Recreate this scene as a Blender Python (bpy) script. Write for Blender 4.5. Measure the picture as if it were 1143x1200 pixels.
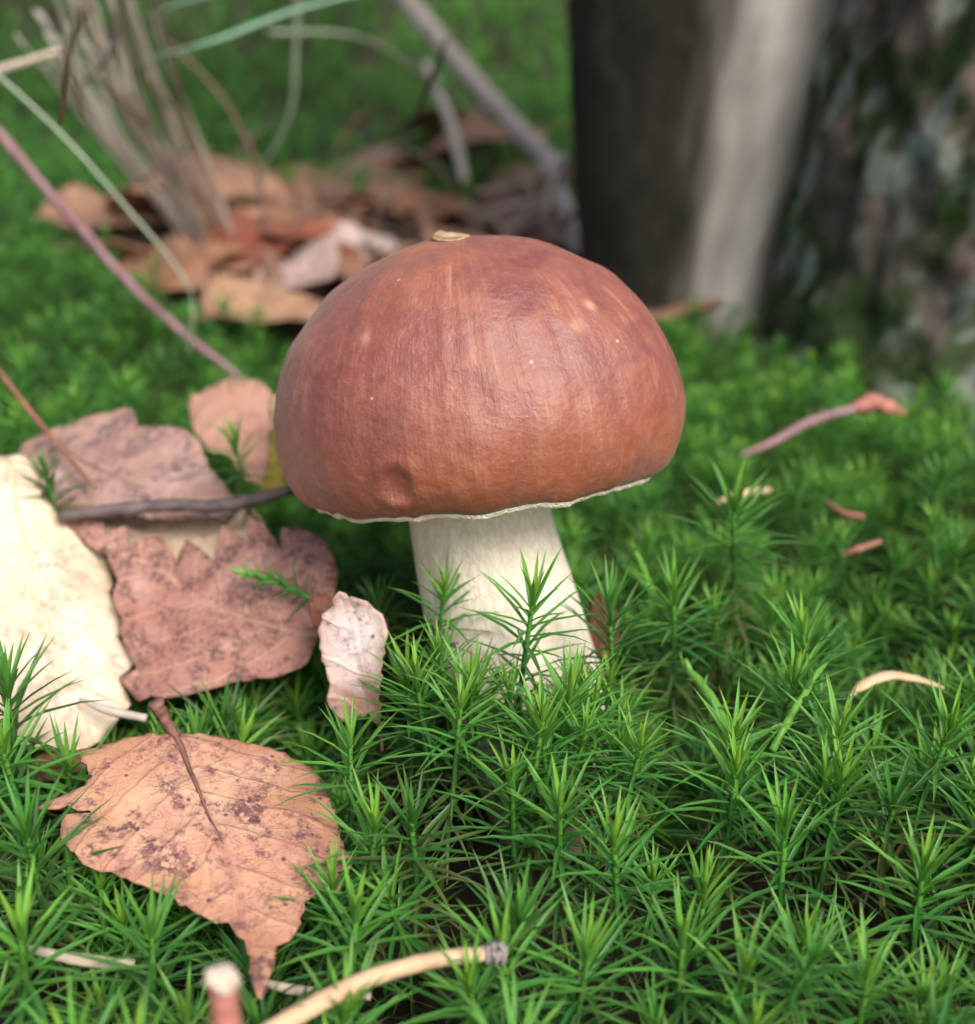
import bpy, math, random
import numpy as np
from mathutils import Vector, Matrix, noise
from mathutils.geometry import delaunay_2d_cdt

for o in list(bpy.data.objects): bpy.data.objects.remove(o)
scene = bpy.context.scene
COL = scene.collection
U = 0.008                     # metres per working unit (a cap of 9.8 units is 7.8 cm wide)
R = math.radians

# ------------------------------------------------------------------ camera
CAM = np.array([0.0, -24.0, 16.0]); PITCH = R(25); FPX = 1287.0
cd = bpy.data.cameras.new('camera'); cam = bpy.data.objects.new('camera', cd); COL.objects.link(cam)
cam.location = CAM * U; cam.rotation_euler = (R(90) - PITCH, 0, 0)
cd.sensor_fit = 'VERTICAL'; cd.sensor_height = 24; cd.lens = 12 / (600 / FPX)
cd.clip_start = 0.005; cd.clip_end = 200
cd.dof.use_dof = True; cd.dof.focus_distance = 22.8 * U; cd.dof.aperture_fstop = cd.lens / 3.6
scene.camera = cam

# ------------------------------------------------------------------ light
SUN_EL, SUN_AZ = 50, 58       # azimuth in degrees from +x towards the camera side
w = bpy.data.worlds.new('World'); scene.world = w; w.use_nodes = True
wn = w.node_tree.nodes; bg = wn['Background']
sky = wn.new('ShaderNodeTexSky'); sky.sky_type = 'NISHITA'; sky.sun_disc = False
sky.sun_elevation = R(SUN_EL); sky.air_density = 1.0; sky.dust_density = 6.0; sky.ozone_density = 0.6
sd = Vector((math.cos(R(SUN_EL)) * math.cos(R(-SUN_AZ)), math.cos(R(SUN_EL)) * math.sin(R(-SUN_AZ)), math.sin(R(SUN_EL))))
sky.sun_rotation = math.atan2(sd.x, sd.y)
w.node_tree.links.new(sky.outputs[0], bg.inputs[0]); bg.inputs[1].default_value = 0.10
sl = bpy.data.lights.new('sun', 'SUN'); sl.energy = 2.4; sl.angle = R(30); sl.color = (1, 0.96, 0.91)
so = bpy.data.objects.new('sun', sl); COL.objects.link(so)
so.rotation_euler = sd.to_track_quat('Z', 'Y').to_euler(); so.location = sd * 2
vs = scene.view_settings; vs.view_transform = 'Standard'; vs.look = 'None'; vs.gamma = 1; vs.exposure = 0.74
scene.render.resolution_x = 975; scene.render.resolution_y = 1024
scene.render.engine = 'CYCLES'
cy = scene.cycles; cy.max_bounces = 5; cy.diffuse_bounces = 3; cy.glossy_bounces = 2; cy.transmission_bounces = 3; cy.transparent_max_bounces = 4

# ------------------------------------------------------------------ helpers
FWD = np.array([0, math.cos(PITCH), -math.sin(PITCH)]); UPV = np.array([0, math.sin(PITCH), math.cos(PITCH)]); RT = np.array([1.0, 0, 0])
def ray(px, py): return FWD + (px - 571.5) / FPX * RT - (py - 600) / FPX * UPV
def P(px, py, z=None, y=None):
    d = ray(px, py)
    t = (z - CAM[2]) / d[2] if z is not None else (y - CAM[1]) / d[1]
    return CAM + t * d
def proj(p):
    v = np.asarray(p, float) - CAM
    d = v @ FWD
    return 571.5 + FPX * (v @ RT) / d, 600 - FPX * (v @ UPV) / d, d
def sstep(a, b, x):
    t = np.clip((x - a) / (b - a), 0, 1); return t * t * (3 - 2 * t)
def nz(x, y, z=0.0): return noise.noise((x, y, z))
def fbm(x, y, z=0.0, o=4):
    return noise.fractal((x, y, z), 1.0, 2.0, o)
def tag(o, label=None, cat=None, group=None, kind=None):
    if label: o['label'] = label
    if cat: o['category'] = cat
    if group: o['group'] = group
    if kind: o['kind'] = kind
    return o
def empty(name, loc, label=None, cat=None, group=None):
    e = bpy.data.objects.new(name, None); COL.objects.link(e); e.location = np.asarray(loc) * U
    e.empty_display_size = 0.01
    return tag(e, label, cat, group)
def mesh_data(name, V, F, mat, col=None, luv=None, smooth=True):
    me = bpy.data.meshes.new(name); V = np.asarray(V, np.float64) * U
    if isinstance(F, np.ndarray):
        n, k = F.shape
        me.vertices.add(len(V)); me.vertices.foreach_set('co', V.astype(np.float32).ravel())
        me.loops.add(n * k); me.loops.foreach_set('vertex_index', F.astype(np.int32).ravel())
        me.polygons.add(n); me.polygons.foreach_set('loop_start', np.arange(0, n * k, k, dtype=np.int32))
        me.update(calc_edges=True)
    else:
        me.from_pydata([tuple(v) for v in V], [], [tuple(f) for f in F]); me.update()
    if col is not None:
        c = np.ones((len(V), 4), np.float32); c[:, :3] = col
        a = me.attributes.new('Col', 'FLOAT_COLOR', 'POINT'); a.data.foreach_set('color', c.ravel())
    if luv is not None:
        a = me.attributes.new('luv', 'FLOAT_VECTOR', 'POINT'); a.data.foreach_set('vector', np.asarray(luv, np.float32).ravel())
    if smooth: me.polygons.foreach_set('use_smooth', np.ones(len(me.polygons), bool))
    me.materials.append(mat); me.update()
    return me
def add(name, me, parent=None, origin=None):
    """link mesh data (built in world units) as an object; with a parent, vertices are taken relative to the parent"""
    o = bpy.data.objects.new(name, me); COL.objects.link(o)
    if parent is not None:
        o.parent = parent
    return o
def obj(name, V, F, mat, parent=None, org=(0, 0, 0), **k):
    o = add(name, mesh_data(name, np.asarray(V) - np.asarray(org), F, mat, **k), parent)
    if parent is None: o.location = np.asarray(org) * U
    return o
def spline(pts, n):
    pts = np.asarray(pts, float)
    if len(pts) == 2:
        t = np.linspace(0, 1, n)[:, None]; return pts[0] * (1 - t) + pts[1] * t
    p = np.vstack([2 * pts[0] - pts[1], pts, 2 * pts[-1] - pts[-2]]); m = len(pts) - 1; out = []
    for k in np.linspace(0, m - 1e-6, n):
        i = int(k); t = k - i; a, b, c, d = p[i:i + 4]
        out.append(0.5 * ((2 * b) + (c - a) * t + (2 * a - 5 * b + 4 * c - d) * t * t + (3 * b - a - 3 * c + d) * t ** 3))
    return np.array(out)
def tube(pts, rad, n=24, k=8, flat=1.0, rough=0.0, seed=0.0, upv=(0, 0, 1)):
    """closed tapered tube; rad is one radius or a list along the path; flat squashes it along upv"""
    c = spline(pts, n); r = np.interp(np.linspace(0, 1, n), np.linspace(0, 1, len(np.atleast_1d(rad))), np.atleast_1d(rad))
    V = []; F = []
    for i in range(n):
        t = c[min(i + 1, n - 1)] - c[max(i - 1, 0)]; t /= np.linalg.norm(t) + 1e-9
        a = np.cross(t, upv); a /= np.linalg.norm(a) + 1e-9; b = np.cross(a, t)
        for j in range(k):
            th = 2 * math.pi * j / k
            q = r[i] * (1 + rough * nz(i * .45 + seed, math.cos(th) * 1.5 + seed, math.sin(th) * 1.5))
            V.append(c[i] + q * (math.cos(th) * a + flat * math.sin(th) * b))
    for i in range(n - 1):
        for j in range(k):
            F.append((i * k + j, i * k + (j + 1) % k, (i + 1) * k + (j + 1) % k, (i + 1) * k + j))
    F.append(tuple(range(k))[::-1]); F.append(tuple((n - 1) * k + j for j in range(k)))
    return V, F
def inp(x, y, poly):
    r = False; n = len(poly); x1, y1 = poly[-1]
    for x2, y2 in poly:
        if (y1 > y) != (y2 > y) and x < (x2 - x1) * (y - y1) / (y2 - y1) + x1: r = not r
        x1, y1 = x2, y2
    return r
def inpoly(px, py, poly):
    poly = np.asarray(poly, float); px = np.asarray(px, float); py = np.asarray(py, float)
    r = np.zeros(px.shape, bool); n = len(poly)
    for i in range(n):
        x1, y1 = poly[i]; x2, y2 = poly[(i + 1) % n]
        c = ((y1 > py) != (y2 > py))
        with np.errstate(divide='ignore', invalid='ignore'):
            r ^= c & (px < (x2 - x1) * (py - y1) / (y2 - y1 + 1e-12) + x1)
    return r

# ------------------------------------------------------------------ materials
class G:
    def __init__(s, name):
        s.m = bpy.data.materials.new(name); s.m.use_nodes = True; s.t = s.m.node_tree
        s.b = s.t.nodes['Principled BSDF']; s.out = s.t.nodes['Material Output']
    def set(s, sock, v):
        if hasattr(v, 'is_output') or isinstance(v, bpy.types.NodeSocket): s.t.links.new(v, sock)
        elif isinstance(v, tuple) and len(v) == 3 and sock.type == 'RGBA': sock.default_value = (*v, 1)
        else: sock.default_value = v
    def n(s, t, out=0, props=None, **ins):
        nd = s.t.nodes.new('ShaderNode' + t)
        for k, v in (props or {}).items(): setattr(nd, k, v)
        for k, v in ins.items():
            s.set(nd.inputs[int(k[1:])] if k[0] == 'i' and k[1:].isdigit() else nd.inputs[k.replace('_', ' ')], v)
        return nd.outputs[out]
    def math(s, op, a, b=0.0, c=0.0): return s.n('Math', props={'operation': op}, i0=a, i1=b, i2=c)
    def mix(s, f, a, b, mode='MIX'):
        nd = s.t.nodes.new('ShaderNodeMix'); nd.data_type = 'RGBA'; nd.blend_type = mode
        s.set(nd.inputs[0], f); s.set(nd.inputs[6], a); s.set(nd.inputs[7], b); return nd.outputs[2]
    def ramp(s, f, stops, interp='LINEAR'):
        nd = s.t.nodes.new('ShaderNodeValToRGB'); cr = nd.color_ramp; cr.interpolation = interp
        while len(cr.elements) < len(stops): cr.elements.new(0.5)
        for e, (p, c) in zip(cr.elements, stops):
            e.position = p; e.color = (c, c, c, 1) if isinstance(c, (int, float)) else (*c, 1)
        s.set(nd.inputs[0], f); return nd.outputs[0]
    def noise(s, vec, scale, detail=4, rough=.55, dist=0.0, out=0):
        return s.n('TexNoise', out, Vector=vec, Scale=scale, Detail=detail, Roughness=rough, Distortion=dist)
    def attr(s, name, out=0): return s.n('Attribute', out, {'attribute_name': name})
    def coord(s): return s.n('TexCoord', 3)
    def scalev(s, v, sc): return s.n('VectorMath', 0, {'operation': 'MULTIPLY'}, i0=v, i1=sc)
    def bump(s, h, strength=.5, dist=.001, nrm=None):
        k = dict(Strength=strength, Distance=dist, Height=h)
        if nrm is not None: k['Normal'] = nrm
        return s.n('Bump', **k)
    def done(s, **ins):
        for k, v in ins.items(): s.set(s.b.inputs[k.replace('_', ' ')], v)
        return s.m
IU = 1 / U                    # object coordinates (metres) to working units

def moss_mat():
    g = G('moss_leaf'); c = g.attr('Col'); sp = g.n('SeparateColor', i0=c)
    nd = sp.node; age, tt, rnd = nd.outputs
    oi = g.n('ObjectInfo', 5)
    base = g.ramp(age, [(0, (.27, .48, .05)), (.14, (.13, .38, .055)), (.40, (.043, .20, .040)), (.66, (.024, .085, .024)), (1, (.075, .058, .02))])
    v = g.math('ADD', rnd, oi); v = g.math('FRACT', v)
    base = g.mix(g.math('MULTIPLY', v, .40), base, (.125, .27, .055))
    tip = g.math('POWER', tt, 5.0)
    base = g.mix(g.math('MULTIPLY', g.math('MULTIPLY', tip, v), .7), base, (.17, .10, .035))
    g.done(Base_Color=base, Roughness=.40, Specular_IOR_Level=.30)
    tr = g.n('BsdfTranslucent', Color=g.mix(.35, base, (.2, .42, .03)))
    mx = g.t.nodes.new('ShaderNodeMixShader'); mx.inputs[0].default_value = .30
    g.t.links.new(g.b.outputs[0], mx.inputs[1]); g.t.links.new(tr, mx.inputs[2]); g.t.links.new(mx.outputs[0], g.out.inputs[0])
    return g.m
M_MOSS = moss_mat()

def cap_mat():
    g = G('cap_skin'); luv = g.attr('luv', 1); c = g.attr('Col'); oc = g.scalev(g.coord(), (IU, IU, IU))
    mott = g.noise(oc, .9, 5, .6, .6); fine = g.noise(oc, 7, 6, .7)
    st = g.noise(g.scalev(luv, (3.2, 3.2, .30)), 2.4, 5, .65)          # streaks running from the crown to the rim
    st2 = g.noise(g.scalev(luv, (9, 9, .5)), 2.0, 3, .6)
    base = g.mix(g.ramp(mott, [(.35, 0), (.62, .6)]), c, (.285, .095, .052))
    base = g.mix(g.ramp(st, [(.47, 0), (.72, .22)]), base, (.150, .042, .030))
    base = g.mix(g.math('MULTIPLY', g.ramp(st2, [(.52, 0), (.72, .55)]), g.ramp(mott, [(.42, 0), (.58, 1)])), base, (.40, .19, .125))
    mo2 = g.noise(g.scalev(oc, (1, 1, .6)), .42, 4, .65, 1.0); base = g.mix(g.ramp(mo2, [(.50, 0), (.66, .55)]), base, (.145, .040, .038)); base = g.mix(g.ramp(mo2, [(.30, .5), (.46, 0)]), base, (.31, .118, .064))
    base = g.mix(g.ramp(fine, [(.5, 0), (.8, .25)]), base, (.44, .22, .14))
    spk = g.n('TexVoronoi', 0, Vector=oc, Scale=1.1, Randomness=1.0)
    base = g.mix(g.ramp(spk, [(.0, .9), (.035, .7), (.055, 0)]), base, (.55, .36, .24))
    h = g.math('ADD', g.math('MULTIPLY', st, .28), g.math('ADD', g.math('MULTIPLY', st2, .07), g.math('MULTIPLY', fine, .22)))
    n1 = g.bump(h, .55, .0011)
    n2 = g.bump(g.noise(oc, 1.6, 4, .6), .3, .0018, n1)
    return g.done(Base_Color=base, Roughness=g.ramp(mott, [(.3, .44), (.7, .60)]), Specular_IOR_Level=.7, Normal=n2,
                  Sheen_Weight=.10, Sheen_Roughness=.4, Subsurface_Weight=.08, Subsurface_Radius=(.004, .0015, .001), Subsurface_Scale=.5)
def stem_mat():
    g = G('stem_flesh'); luv = g.attr('luv', 1); c = g.attr('Col'); oc = g.scalev(g.coord(), (IU, IU, IU))
    wob = g.noise(g.scalev(luv, (1, 1, .5)), 3, 3)
    v = g.n('VectorMath', 0, {'operation': 'ADD'}, i0=g.scalev(luv, (4.2, 4.2, 1.25)), i1=g.n('CombineXYZ', i0=wob, i1=g.noise(luv, 4, 2), i2=wob))
    net = g.n('TexVoronoi', 0, {'feature': 'DISTANCE_TO_EDGE'}, Vector=v, Scale=1.7)
    line = g.ramp(net, [(0.0, 1.0), (.09, .35), (.2, 0)])
    sp = g.n('SeparateColor', i0=c).node
    amt = sp.outputs[2]
    line = g.math('MULTIPLY', line, amt)
    fib = g.noise(g.scalev(luv, (7, 7, .35)), 3, 4, .6)
    base = g.mix(g.ramp(fib, [(.35, .0), (.7, .5)]), (.78, .735, .62), (.68, .59, .45))
    base = g.mix(g.math('MULTIPLY', line, .36), base, (.46, .32, .22))
    base = g.mix(sp.outputs[0], base, (.46, .36, .22))
    h = g.math('ADD', g.math('MULTIPLY', line, -.6), g.math('MULTIPLY', fib, .55))
    n1 = g.bump(h, .3, .0006)
    return g.done(Base_Color=base, Roughness=.7, Specular_IOR_Level=.25, Normal=n1, Subsurface_Weight=.12, Subsurface_Radius=(.004, .003, .002), Subsurface_Scale=.5)
def pore_mat():
    g = G('pore_layer'); oc = g.scalev(g.coord(), (IU, IU, IU))
    v = g.n('TexVoronoi', 0, {'feature': 'DISTANCE_TO_EDGE'}, Vector=oc, Scale=9)
    n = g.noise(oc, 2.5, 4)
    return g.done(Base_Color=g.mix(g.ramp(n, [(.35, 0), (.7, .7)]), (.78, .74, .62), (.62, .52, .36)), Roughness=.75, Normal=g.bump(v, .5, .0006))

def leaf_mat(name, mott=(.2, .1, .05), spot=(.05, .03, .025), mott_amt=.5, spot_amt=.6, spot_scale=2.2, vein=(.2, .1, .05), vein_amt=.6, vsp=1.05, rough=.6, transl=.15, spec=.3):
    g = G(name); c = g.attr('Col'); luv = g.attr('luv', 1); oc = g.scalev(g.coord(), (IU, IU, IU))
    sx = g.n('SeparateXYZ', i0=luv).node; s_, d_ = sx.outputs[0], sx.outputs[1]
    wob = g.noise(oc, 1.2, 3); wb = g.math('MULTIPLY', g.math('SUBTRACT', wob, .5), .5)
    ad = g.math('ABSOLUTE', d_)
    lat = g.math('ADD', g.math('DIVIDE', g.math('SUBTRACT', s_, g.math('MULTIPLY', ad, .85)), vsp), wb)
    lat = g.math('ADD', lat, g.math('MULTIPLY', g.math('GREATER_THAN', d_, 0.0), .43))
    tri = g.math('ABSOLUTE', g.math('SUBTRACT', g.math('FRACT', lat), .5))        # 0 on a side vein
    vl = g.ramp(tri, [(0, 1), (.035, .6), (.075, 0)])
    vm = g.ramp(ad, [(0, 1), (.05, .8), (.10, 0)])
    net = g.n('TexVoronoi', 0, {'feature': 'DISTANCE_TO_EDGE'}, Vector=oc, Scale=3.3)
    nl = g.ramp(net, [(0, .45), (.05, 0)])
    veins = g.math('MAXIMUM', g.math('MAXIMUM', vl, vm), nl)
    n1 = g.noise(oc, .75, 5, .65, .5); n2 = g.noise(oc, spot_scale, 6, .7); n3 = g.noise(oc, spot_scale * 4.5, 4, .7)
    base = g.mix(g.ramp(n1, [(.38, 0), (.66, mott_amt)]), c, mott)
    base = g.mix(g.math('MULTIPLY', veins, vein_amt * .55), base, vein)
    sp = g.math('MULTIPLY', g.ramp(n2, [(.49, 0), (.58, 1)]), g.ramp(n3, [(.43, 0), (.53, 1)]))
    base = g.mix(g.math('MULTIPLY', sp, spot_amt), base, spot)
    n4 = g.noise(oc, spot_scale * 5.5, 4, .75); n5 = g.noise(oc, .55, 3, .6)
    base = g.mix(g.math('MULTIPLY', g.math('MULTIPLY', g.ramp(n4, [(.50, 0), (.57, 1)]), g.ramp(n5, [(.42, .05), (.56, 1)])), spot_amt * .8), base, tuple(.5 * a + .5 * b for a, b in zip(spot, mott)))
    base = g.mix(g.ramp(g.noise(oc, 16, 3, .7), [(.4, 0), (.7, .22)]), base, tuple(min(1.25 * a + .05, 1) for a in mott))
    dots = g.n('TexVoronoi', 0, Vector=oc, Scale=1.5); base = g.mix(g.ramp(dots, [(0, spot_amt), (.06, spot_amt * .8), (.10, 0)]), base, spot)
    h = g.math('ADD', g.math('MULTIPLY', veins, .5), g.math('MULTIPLY', n3, .25))
    nb = g.bump(h, .5, .0007)
    g.done(Base_Color=base, Roughness=rough, Specular_IOR_Level=spec, Normal=nb)
    tr = g.n('BsdfTranslucent', Color=base)
    mx = g.t.nodes.new('ShaderNodeMixShader'); mx.inputs[0].default_value = transl
    g.t.links.new(g.b.outputs[0], mx.inputs[1]); g.t.links.new(tr, mx.inputs[2]); g.t.links.new(mx.outputs[0], g.out.inputs[0])
    return g.m
def twig_mat(name, c1, c2, scale=1.2, rough=.65):
    g = G(name); oc = g.scalev(g.coord(), (IU, IU, IU))
    n = g.noise(oc, scale, 5, .65); f = g.noise(oc, scale * 5, 4, .7)
    b = g.mix(g.ramp(n, [(.35, 0), (.65, 1)]), c1, c2)
    b = g.mix(g.ramp(f, [(.5, 0), (.75, .4)]), b, tuple(x * .45 for x in c1))
    return g.done(Base_Color=b, Roughness=rough, Normal=g.bump(g.math('ADD', n, g.math('MULTIPLY', f, .5)), .5, .0008))

# ------------------------------------------------------------------ terrain
def litter(x, y):                                   # 1 where leaf litter lies bare, 0 under moss
    e = ((x + 6) / 22) ** 2 + ((y - 49) / 17) ** 2
    e2 = ((x + 10) / 16) ** 2 + ((y - 98) / 13) ** 2
    return np.maximum(1 - sstep(.75, 1.15, e), .42 * (1 - sstep(.7, 1.2, e2)))
def T(x, y):                                        # height of the moss tops
    x = np.asarray(x, float); y = np.asarray(y, float)
    q = np.clip(y - 25, 0, 500)
    z = np.where(q < 330, .00075 * q * q, .00075 * 330 * 330 + .5 * (q - 330))
    z = z + 3.2 * sstep(-5, -24, x) * sstep(-6, 12, y) + 1.0 * sstep(8, 22, x) * sstep(-8, 10, y)
    z = z + .5 * np.sin(x * .31 + 1.3) * np.sin(y * .27 + .4) * sstep(-30, -5, y)
    z = z - 2.0 * np.exp(-(((x - 3.9) / 2.0) ** 2 + ((y - .4) / 2.2) ** 2)) - 1.5 * np.exp(-(((x - 5.2) / 2.0) ** 2 + ((y + 3.6) / 1.5) ** 2))
    z = z - 2.4 * np.exp(-(((x + 2.6) / 1.7) ** 2 + ((y - 1.8) / 3.0) ** 2))
    return z
def soil_z(x, y): return T(x, y) - 4.4 + 3.7 * litter(x, y)
xs = np.concatenate([np.linspace(-3000, -140, 24)[:-1], np.linspace(-140, 140, 170), np.linspace(140, 3000, 24)[1:]])
ys = np.concatenate([np.linspace(-2500, -40, 20)[:-1], np.linspace(-40, 160, 150), np.linspace(160, 2500, 50)[1:]])
GX, GY = np.meshgrid(xs, ys); GZ = soil_z(GX, GY)
near = (np.abs(GX) < 141) & (GY > -41) & (GY < 161)
for i in range(GX.shape[0]):
    for j in range(GX.shape[1]):
        if near[i, j]: GZ[i, j] += .45 * fbm(GX[i, j] * .35, GY[i, j] * .35, 3)
nx = len(xs); ii, jj = np.meshgrid(np.arange(len(ys) - 1), np.arange(nx - 1), indexing='ij')
a0 = (ii * nx + jj).ravel(); SF = np.stack([a0, a0 + 1, a0 + nx + 1, a0 + nx], 1)
g = G('forest_soil'); oc = g.scalev(g.coord(), (IU, IU, IU))
n1 = g.noise(oc, .5, 8, .7, .4); n2 = g.noise(oc, 2.5, 6, .7)
b = g.mix(g.ramp(n1, [(.35, 0), (.7, 1)]), (.020, .014, .009), (.075, .050, .030)); b = g.mix(g.ramp(n2, [(.55, 0), (.75, .6)]), b, (.12, .085, .055))
M_SOIL = g.done(Base_Color=b, Roughness=.9, Normal=g.bump(g.math('ADD', n1, n2), .9, .004))
gr = obj('ground', np.stack([GX.ravel(), GY.ravel(), GZ.ravel()], 1), SF, M_SOIL); tag(gr, 'dark brown forest soil under the moss', kind='structure')

# ------------------------------------------------------------------ tree trunks
def bark_trunk(name, rings, nang, nz_, disp, colf, mat, parent, org):
    zs = np.linspace(rings[0][0], rings[-1][0], nz_); r_ = np.array(rings); V = []; C = []
    zs = rings[0][0] + (rings[-1][0] - rings[0][0]) * np.linspace(0, 1, nz_) ** 1.6
    for z in zs:
        cx, cy, rx, ry = [np.interp(z, r_[:, 0], r_[:, k]) for k in range(1, 5)]
        for j in range(nang):
            th = 2 * math.pi * j / nang; ct, st = math.cos(th), math.sin(th)
            d = disp(th, z); V.append((cx + (rx + d) * ct, cy + (ry + d) * st, z)); C.append(colf(th, z, d))
    F = [(i * nang + j, i * nang + (j + 1) % nang, (i + 1) * nang + (j + 1) % nang, (i + 1) * nang + j) for i in range(nz_ - 1) for j in range(nang)]
    return obj(name, V, F, mat, parent, org, col=np.array(C))
def bark_mat(name, sc, strength, dist, vert=.35, dk=.75, lt=.35):
    g = G(name); c = g.attr('Col'); oc = g.scalev(g.coord(), (IU, IU, IU * vert))
    n1 = g.noise(oc, sc, 7, .68, .6); n2 = g.noise(oc, sc * 5, 5, .7)
    b = g.mix(g.ramp(n1, [(.3, dk), (.52, 0)]), c, (.035, .028, .022)); b = g.mix(g.ramp(n2, [(.5, 0), (.75, lt)]), b, (.33, .30, .25))
    return g.done(Base_Color=b, Roughness=.85, Specular_IOR_Level=.2, Normal=g.bump(g.math('ADD', n1, g.math('MULTIPLY', n2, .4)), strength, dist))
# smooth grey trunk
g0 = P(795, 385, z=0); GTX, GTY = g0[0], 34 + 5.6
org1 = (GTX, GTY, T(GTX, GTY) - 3)
tr1 = empty('tree_trunk', org1, 'smooth pale grey tree trunk standing behind the mushroom cap', 'tree', None)
rings1 = [(-4, GTX + .6, GTY, 6.8, 5.6), (0, GTX + .8, GTY, 5.7, 4.8), (3, GTX + .9, GTY, 5.7, 4.8), (8, GTX + 1.1, GTY, 6.5, 5.3), (16, GTX + 1.5, GTY, 7.6, 5.8), (40, GTX + 2, GTY, 7.7, 6.0), (150, GTX + 4, GTY + 4, 7, 5.6)]
def d1(th, z): return .35 * nz(math.cos(th) * 1.6, math.sin(th) * 1.6, z * .10) + .10 * fbm(math.cos(th) * 5, math.sin(th) * 5, z * .35)
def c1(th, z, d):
    # shade painted into the bark colour: dark left, pale right, ragged edge
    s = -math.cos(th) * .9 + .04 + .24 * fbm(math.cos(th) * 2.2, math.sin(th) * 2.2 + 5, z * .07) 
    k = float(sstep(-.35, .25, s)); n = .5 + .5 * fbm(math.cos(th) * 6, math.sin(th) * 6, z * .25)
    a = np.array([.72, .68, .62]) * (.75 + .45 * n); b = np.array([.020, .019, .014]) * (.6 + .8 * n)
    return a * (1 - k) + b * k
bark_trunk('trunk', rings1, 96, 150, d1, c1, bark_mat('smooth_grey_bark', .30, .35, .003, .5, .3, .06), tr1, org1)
# rough mossy trunk
MTX, MTY = 29.6, 31.0
org2 = (MTX, MTY, T(MTX, MTY) - 3)
tr2 = empty('tree_trunk', org2, 'dark rough-barked tree trunk with green moss and pale lichen patches', 'tree', None)
rings2 = [(-4, MTX, MTY, 17.0, 17.0), (0, MTX, MTY, 15.4, 15.2), (4, MTX, MTY, 14.2, 14.0), (10, MTX, MTY, 13.9, 13.5), (16, MTX, MTY, 13.3, 13.1), (40, MTX + 1.5, MTY, 12.2, 12.2), (150, MTX + 4, MTY + 3, 11.5, 11.5)]
def d2(th, z):
    c, s = math.cos(th), math.sin(th)
    rid = abs(nz(c * 7, s * 7, z * .16)); return 1.0 * rid + .5 * fbm(c * 9, s * 9, z * .5) - .4
def c2(th, z, d):
    c, s = math.cos(th), math.sin(th)
    n = .5 + .5 * fbm(c * 7, s * 7, z * .4); base = np.array([.115, .097, .082]) * (.55 + .9 * n)
    pk = float(sstep(.2, .5, nz(c * 4 + 9, s * 4, z * .22))); base = base * (1 - pk) + np.array([.24, .175, .145]) * pk
    mo = float(sstep(.0, .28, fbm(c * 4.5 + 3, s * 4.5, z * .2) + .25 * sstep(14, 4, z) - .06)); base = base * (1 - mo) + np.array([.030, .055, .014]) * (.6 + .8 * n) * mo
    li = float(sstep(.10, .40, fbm(c * 6, s * 6 + 20, z * .34) + .10 * sstep(-1.95, -1.55, th - 2 * math.pi if th > math.pi else th)))
    return base * (1 - li) + np.array([.27, .31, .26]) * (.6 + .6 * n) * li
bark_trunk('trunk', rings2, 200, 240, d2, c2, bark_mat('rough_mossy_bark', .8, .6, .005, .4, .55, .2), tr2, org2)

# ------------------------------------------------------------------ mushroom
RC = 4.80
cap_c = np.array([-0.10, 1.0, 5.38])
capM = np.array(Matrix.Rotation(R(-6.5), 3, 'Y') @ Matrix.Rotation(R(-13.5), 3, 'X'))
mush = empty('mushroom', (1.1, 0, -2.6), 'brown-capped bolete mushroom with thick cream stem growing from moss', 'mushroom'); MO = np.array([1.1, 0, -2.6])
prof = spline([(0, 1.185), (.24, 1.17), (.46, 1.10), (.675, .975), (.842, .79), (.948, .58), (.995, .39), (1.0, .25), (.97, .11), (.905, .0), (.835, -.045)], 120)
na = 260; V = []; C = []; L = []
capinv = capM.T
def cap_local(px, py):                               # cap direction seen at a pixel of the photograph, for spots and the dent
    d = ray(px, py); d = d / np.linalg.norm(d); ol = capinv @ (CAM - cap_c); dl = capinv @ d
    ce = np.array([0, 0, .22 * RC]); o2 = ol - ce; sc = np.array([1 / RC, 1 / RC, 1 / (.95 * RC)])
    a = (dl * sc) @ (dl * sc); b2 = 2 * (dl * sc) @ (o2 * sc); c_ = (o2 * sc) @ (o2 * sc) - 1
    t = (-b2 - math.sqrt(max(b2 * b2 - 4 * a * c_, 0))) / (2 * a); q = ol + dl * t
    rho = math.hypot(q[0], q[1]); k = np.argmin((prof[:, 0] * RC - rho) ** 2 + (prof[:, 1] * RC - q[2]) ** 2)      # snap to the cap's own profile
    return np.array([q[0] / rho * prof[k, 0] * RC, q[1] / rho * prof[k, 0] * RC, prof[k, 1] * RC])
dent = cap_local(461, 577)
spots = [(672, 384, .16, .13), (650, 366, .08, .07), (688, 366, .12, .22), (633, 536, .10, .22), (432, 398, .10, .22), (752, 470, .08, .35), (756, 500, .07, .3), (735, 345, .08, .14), (420, 560, .05, .05), (541, 458, .03, .03)]
sl_ = [(cap_local(a, b), r1, r2) for a, b, r1, r2 in spots]
pur_sheen = cap_local(352, 485); tan_ = cap_local(470, 320); lil_sheen = cap_local(690, 330)
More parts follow.
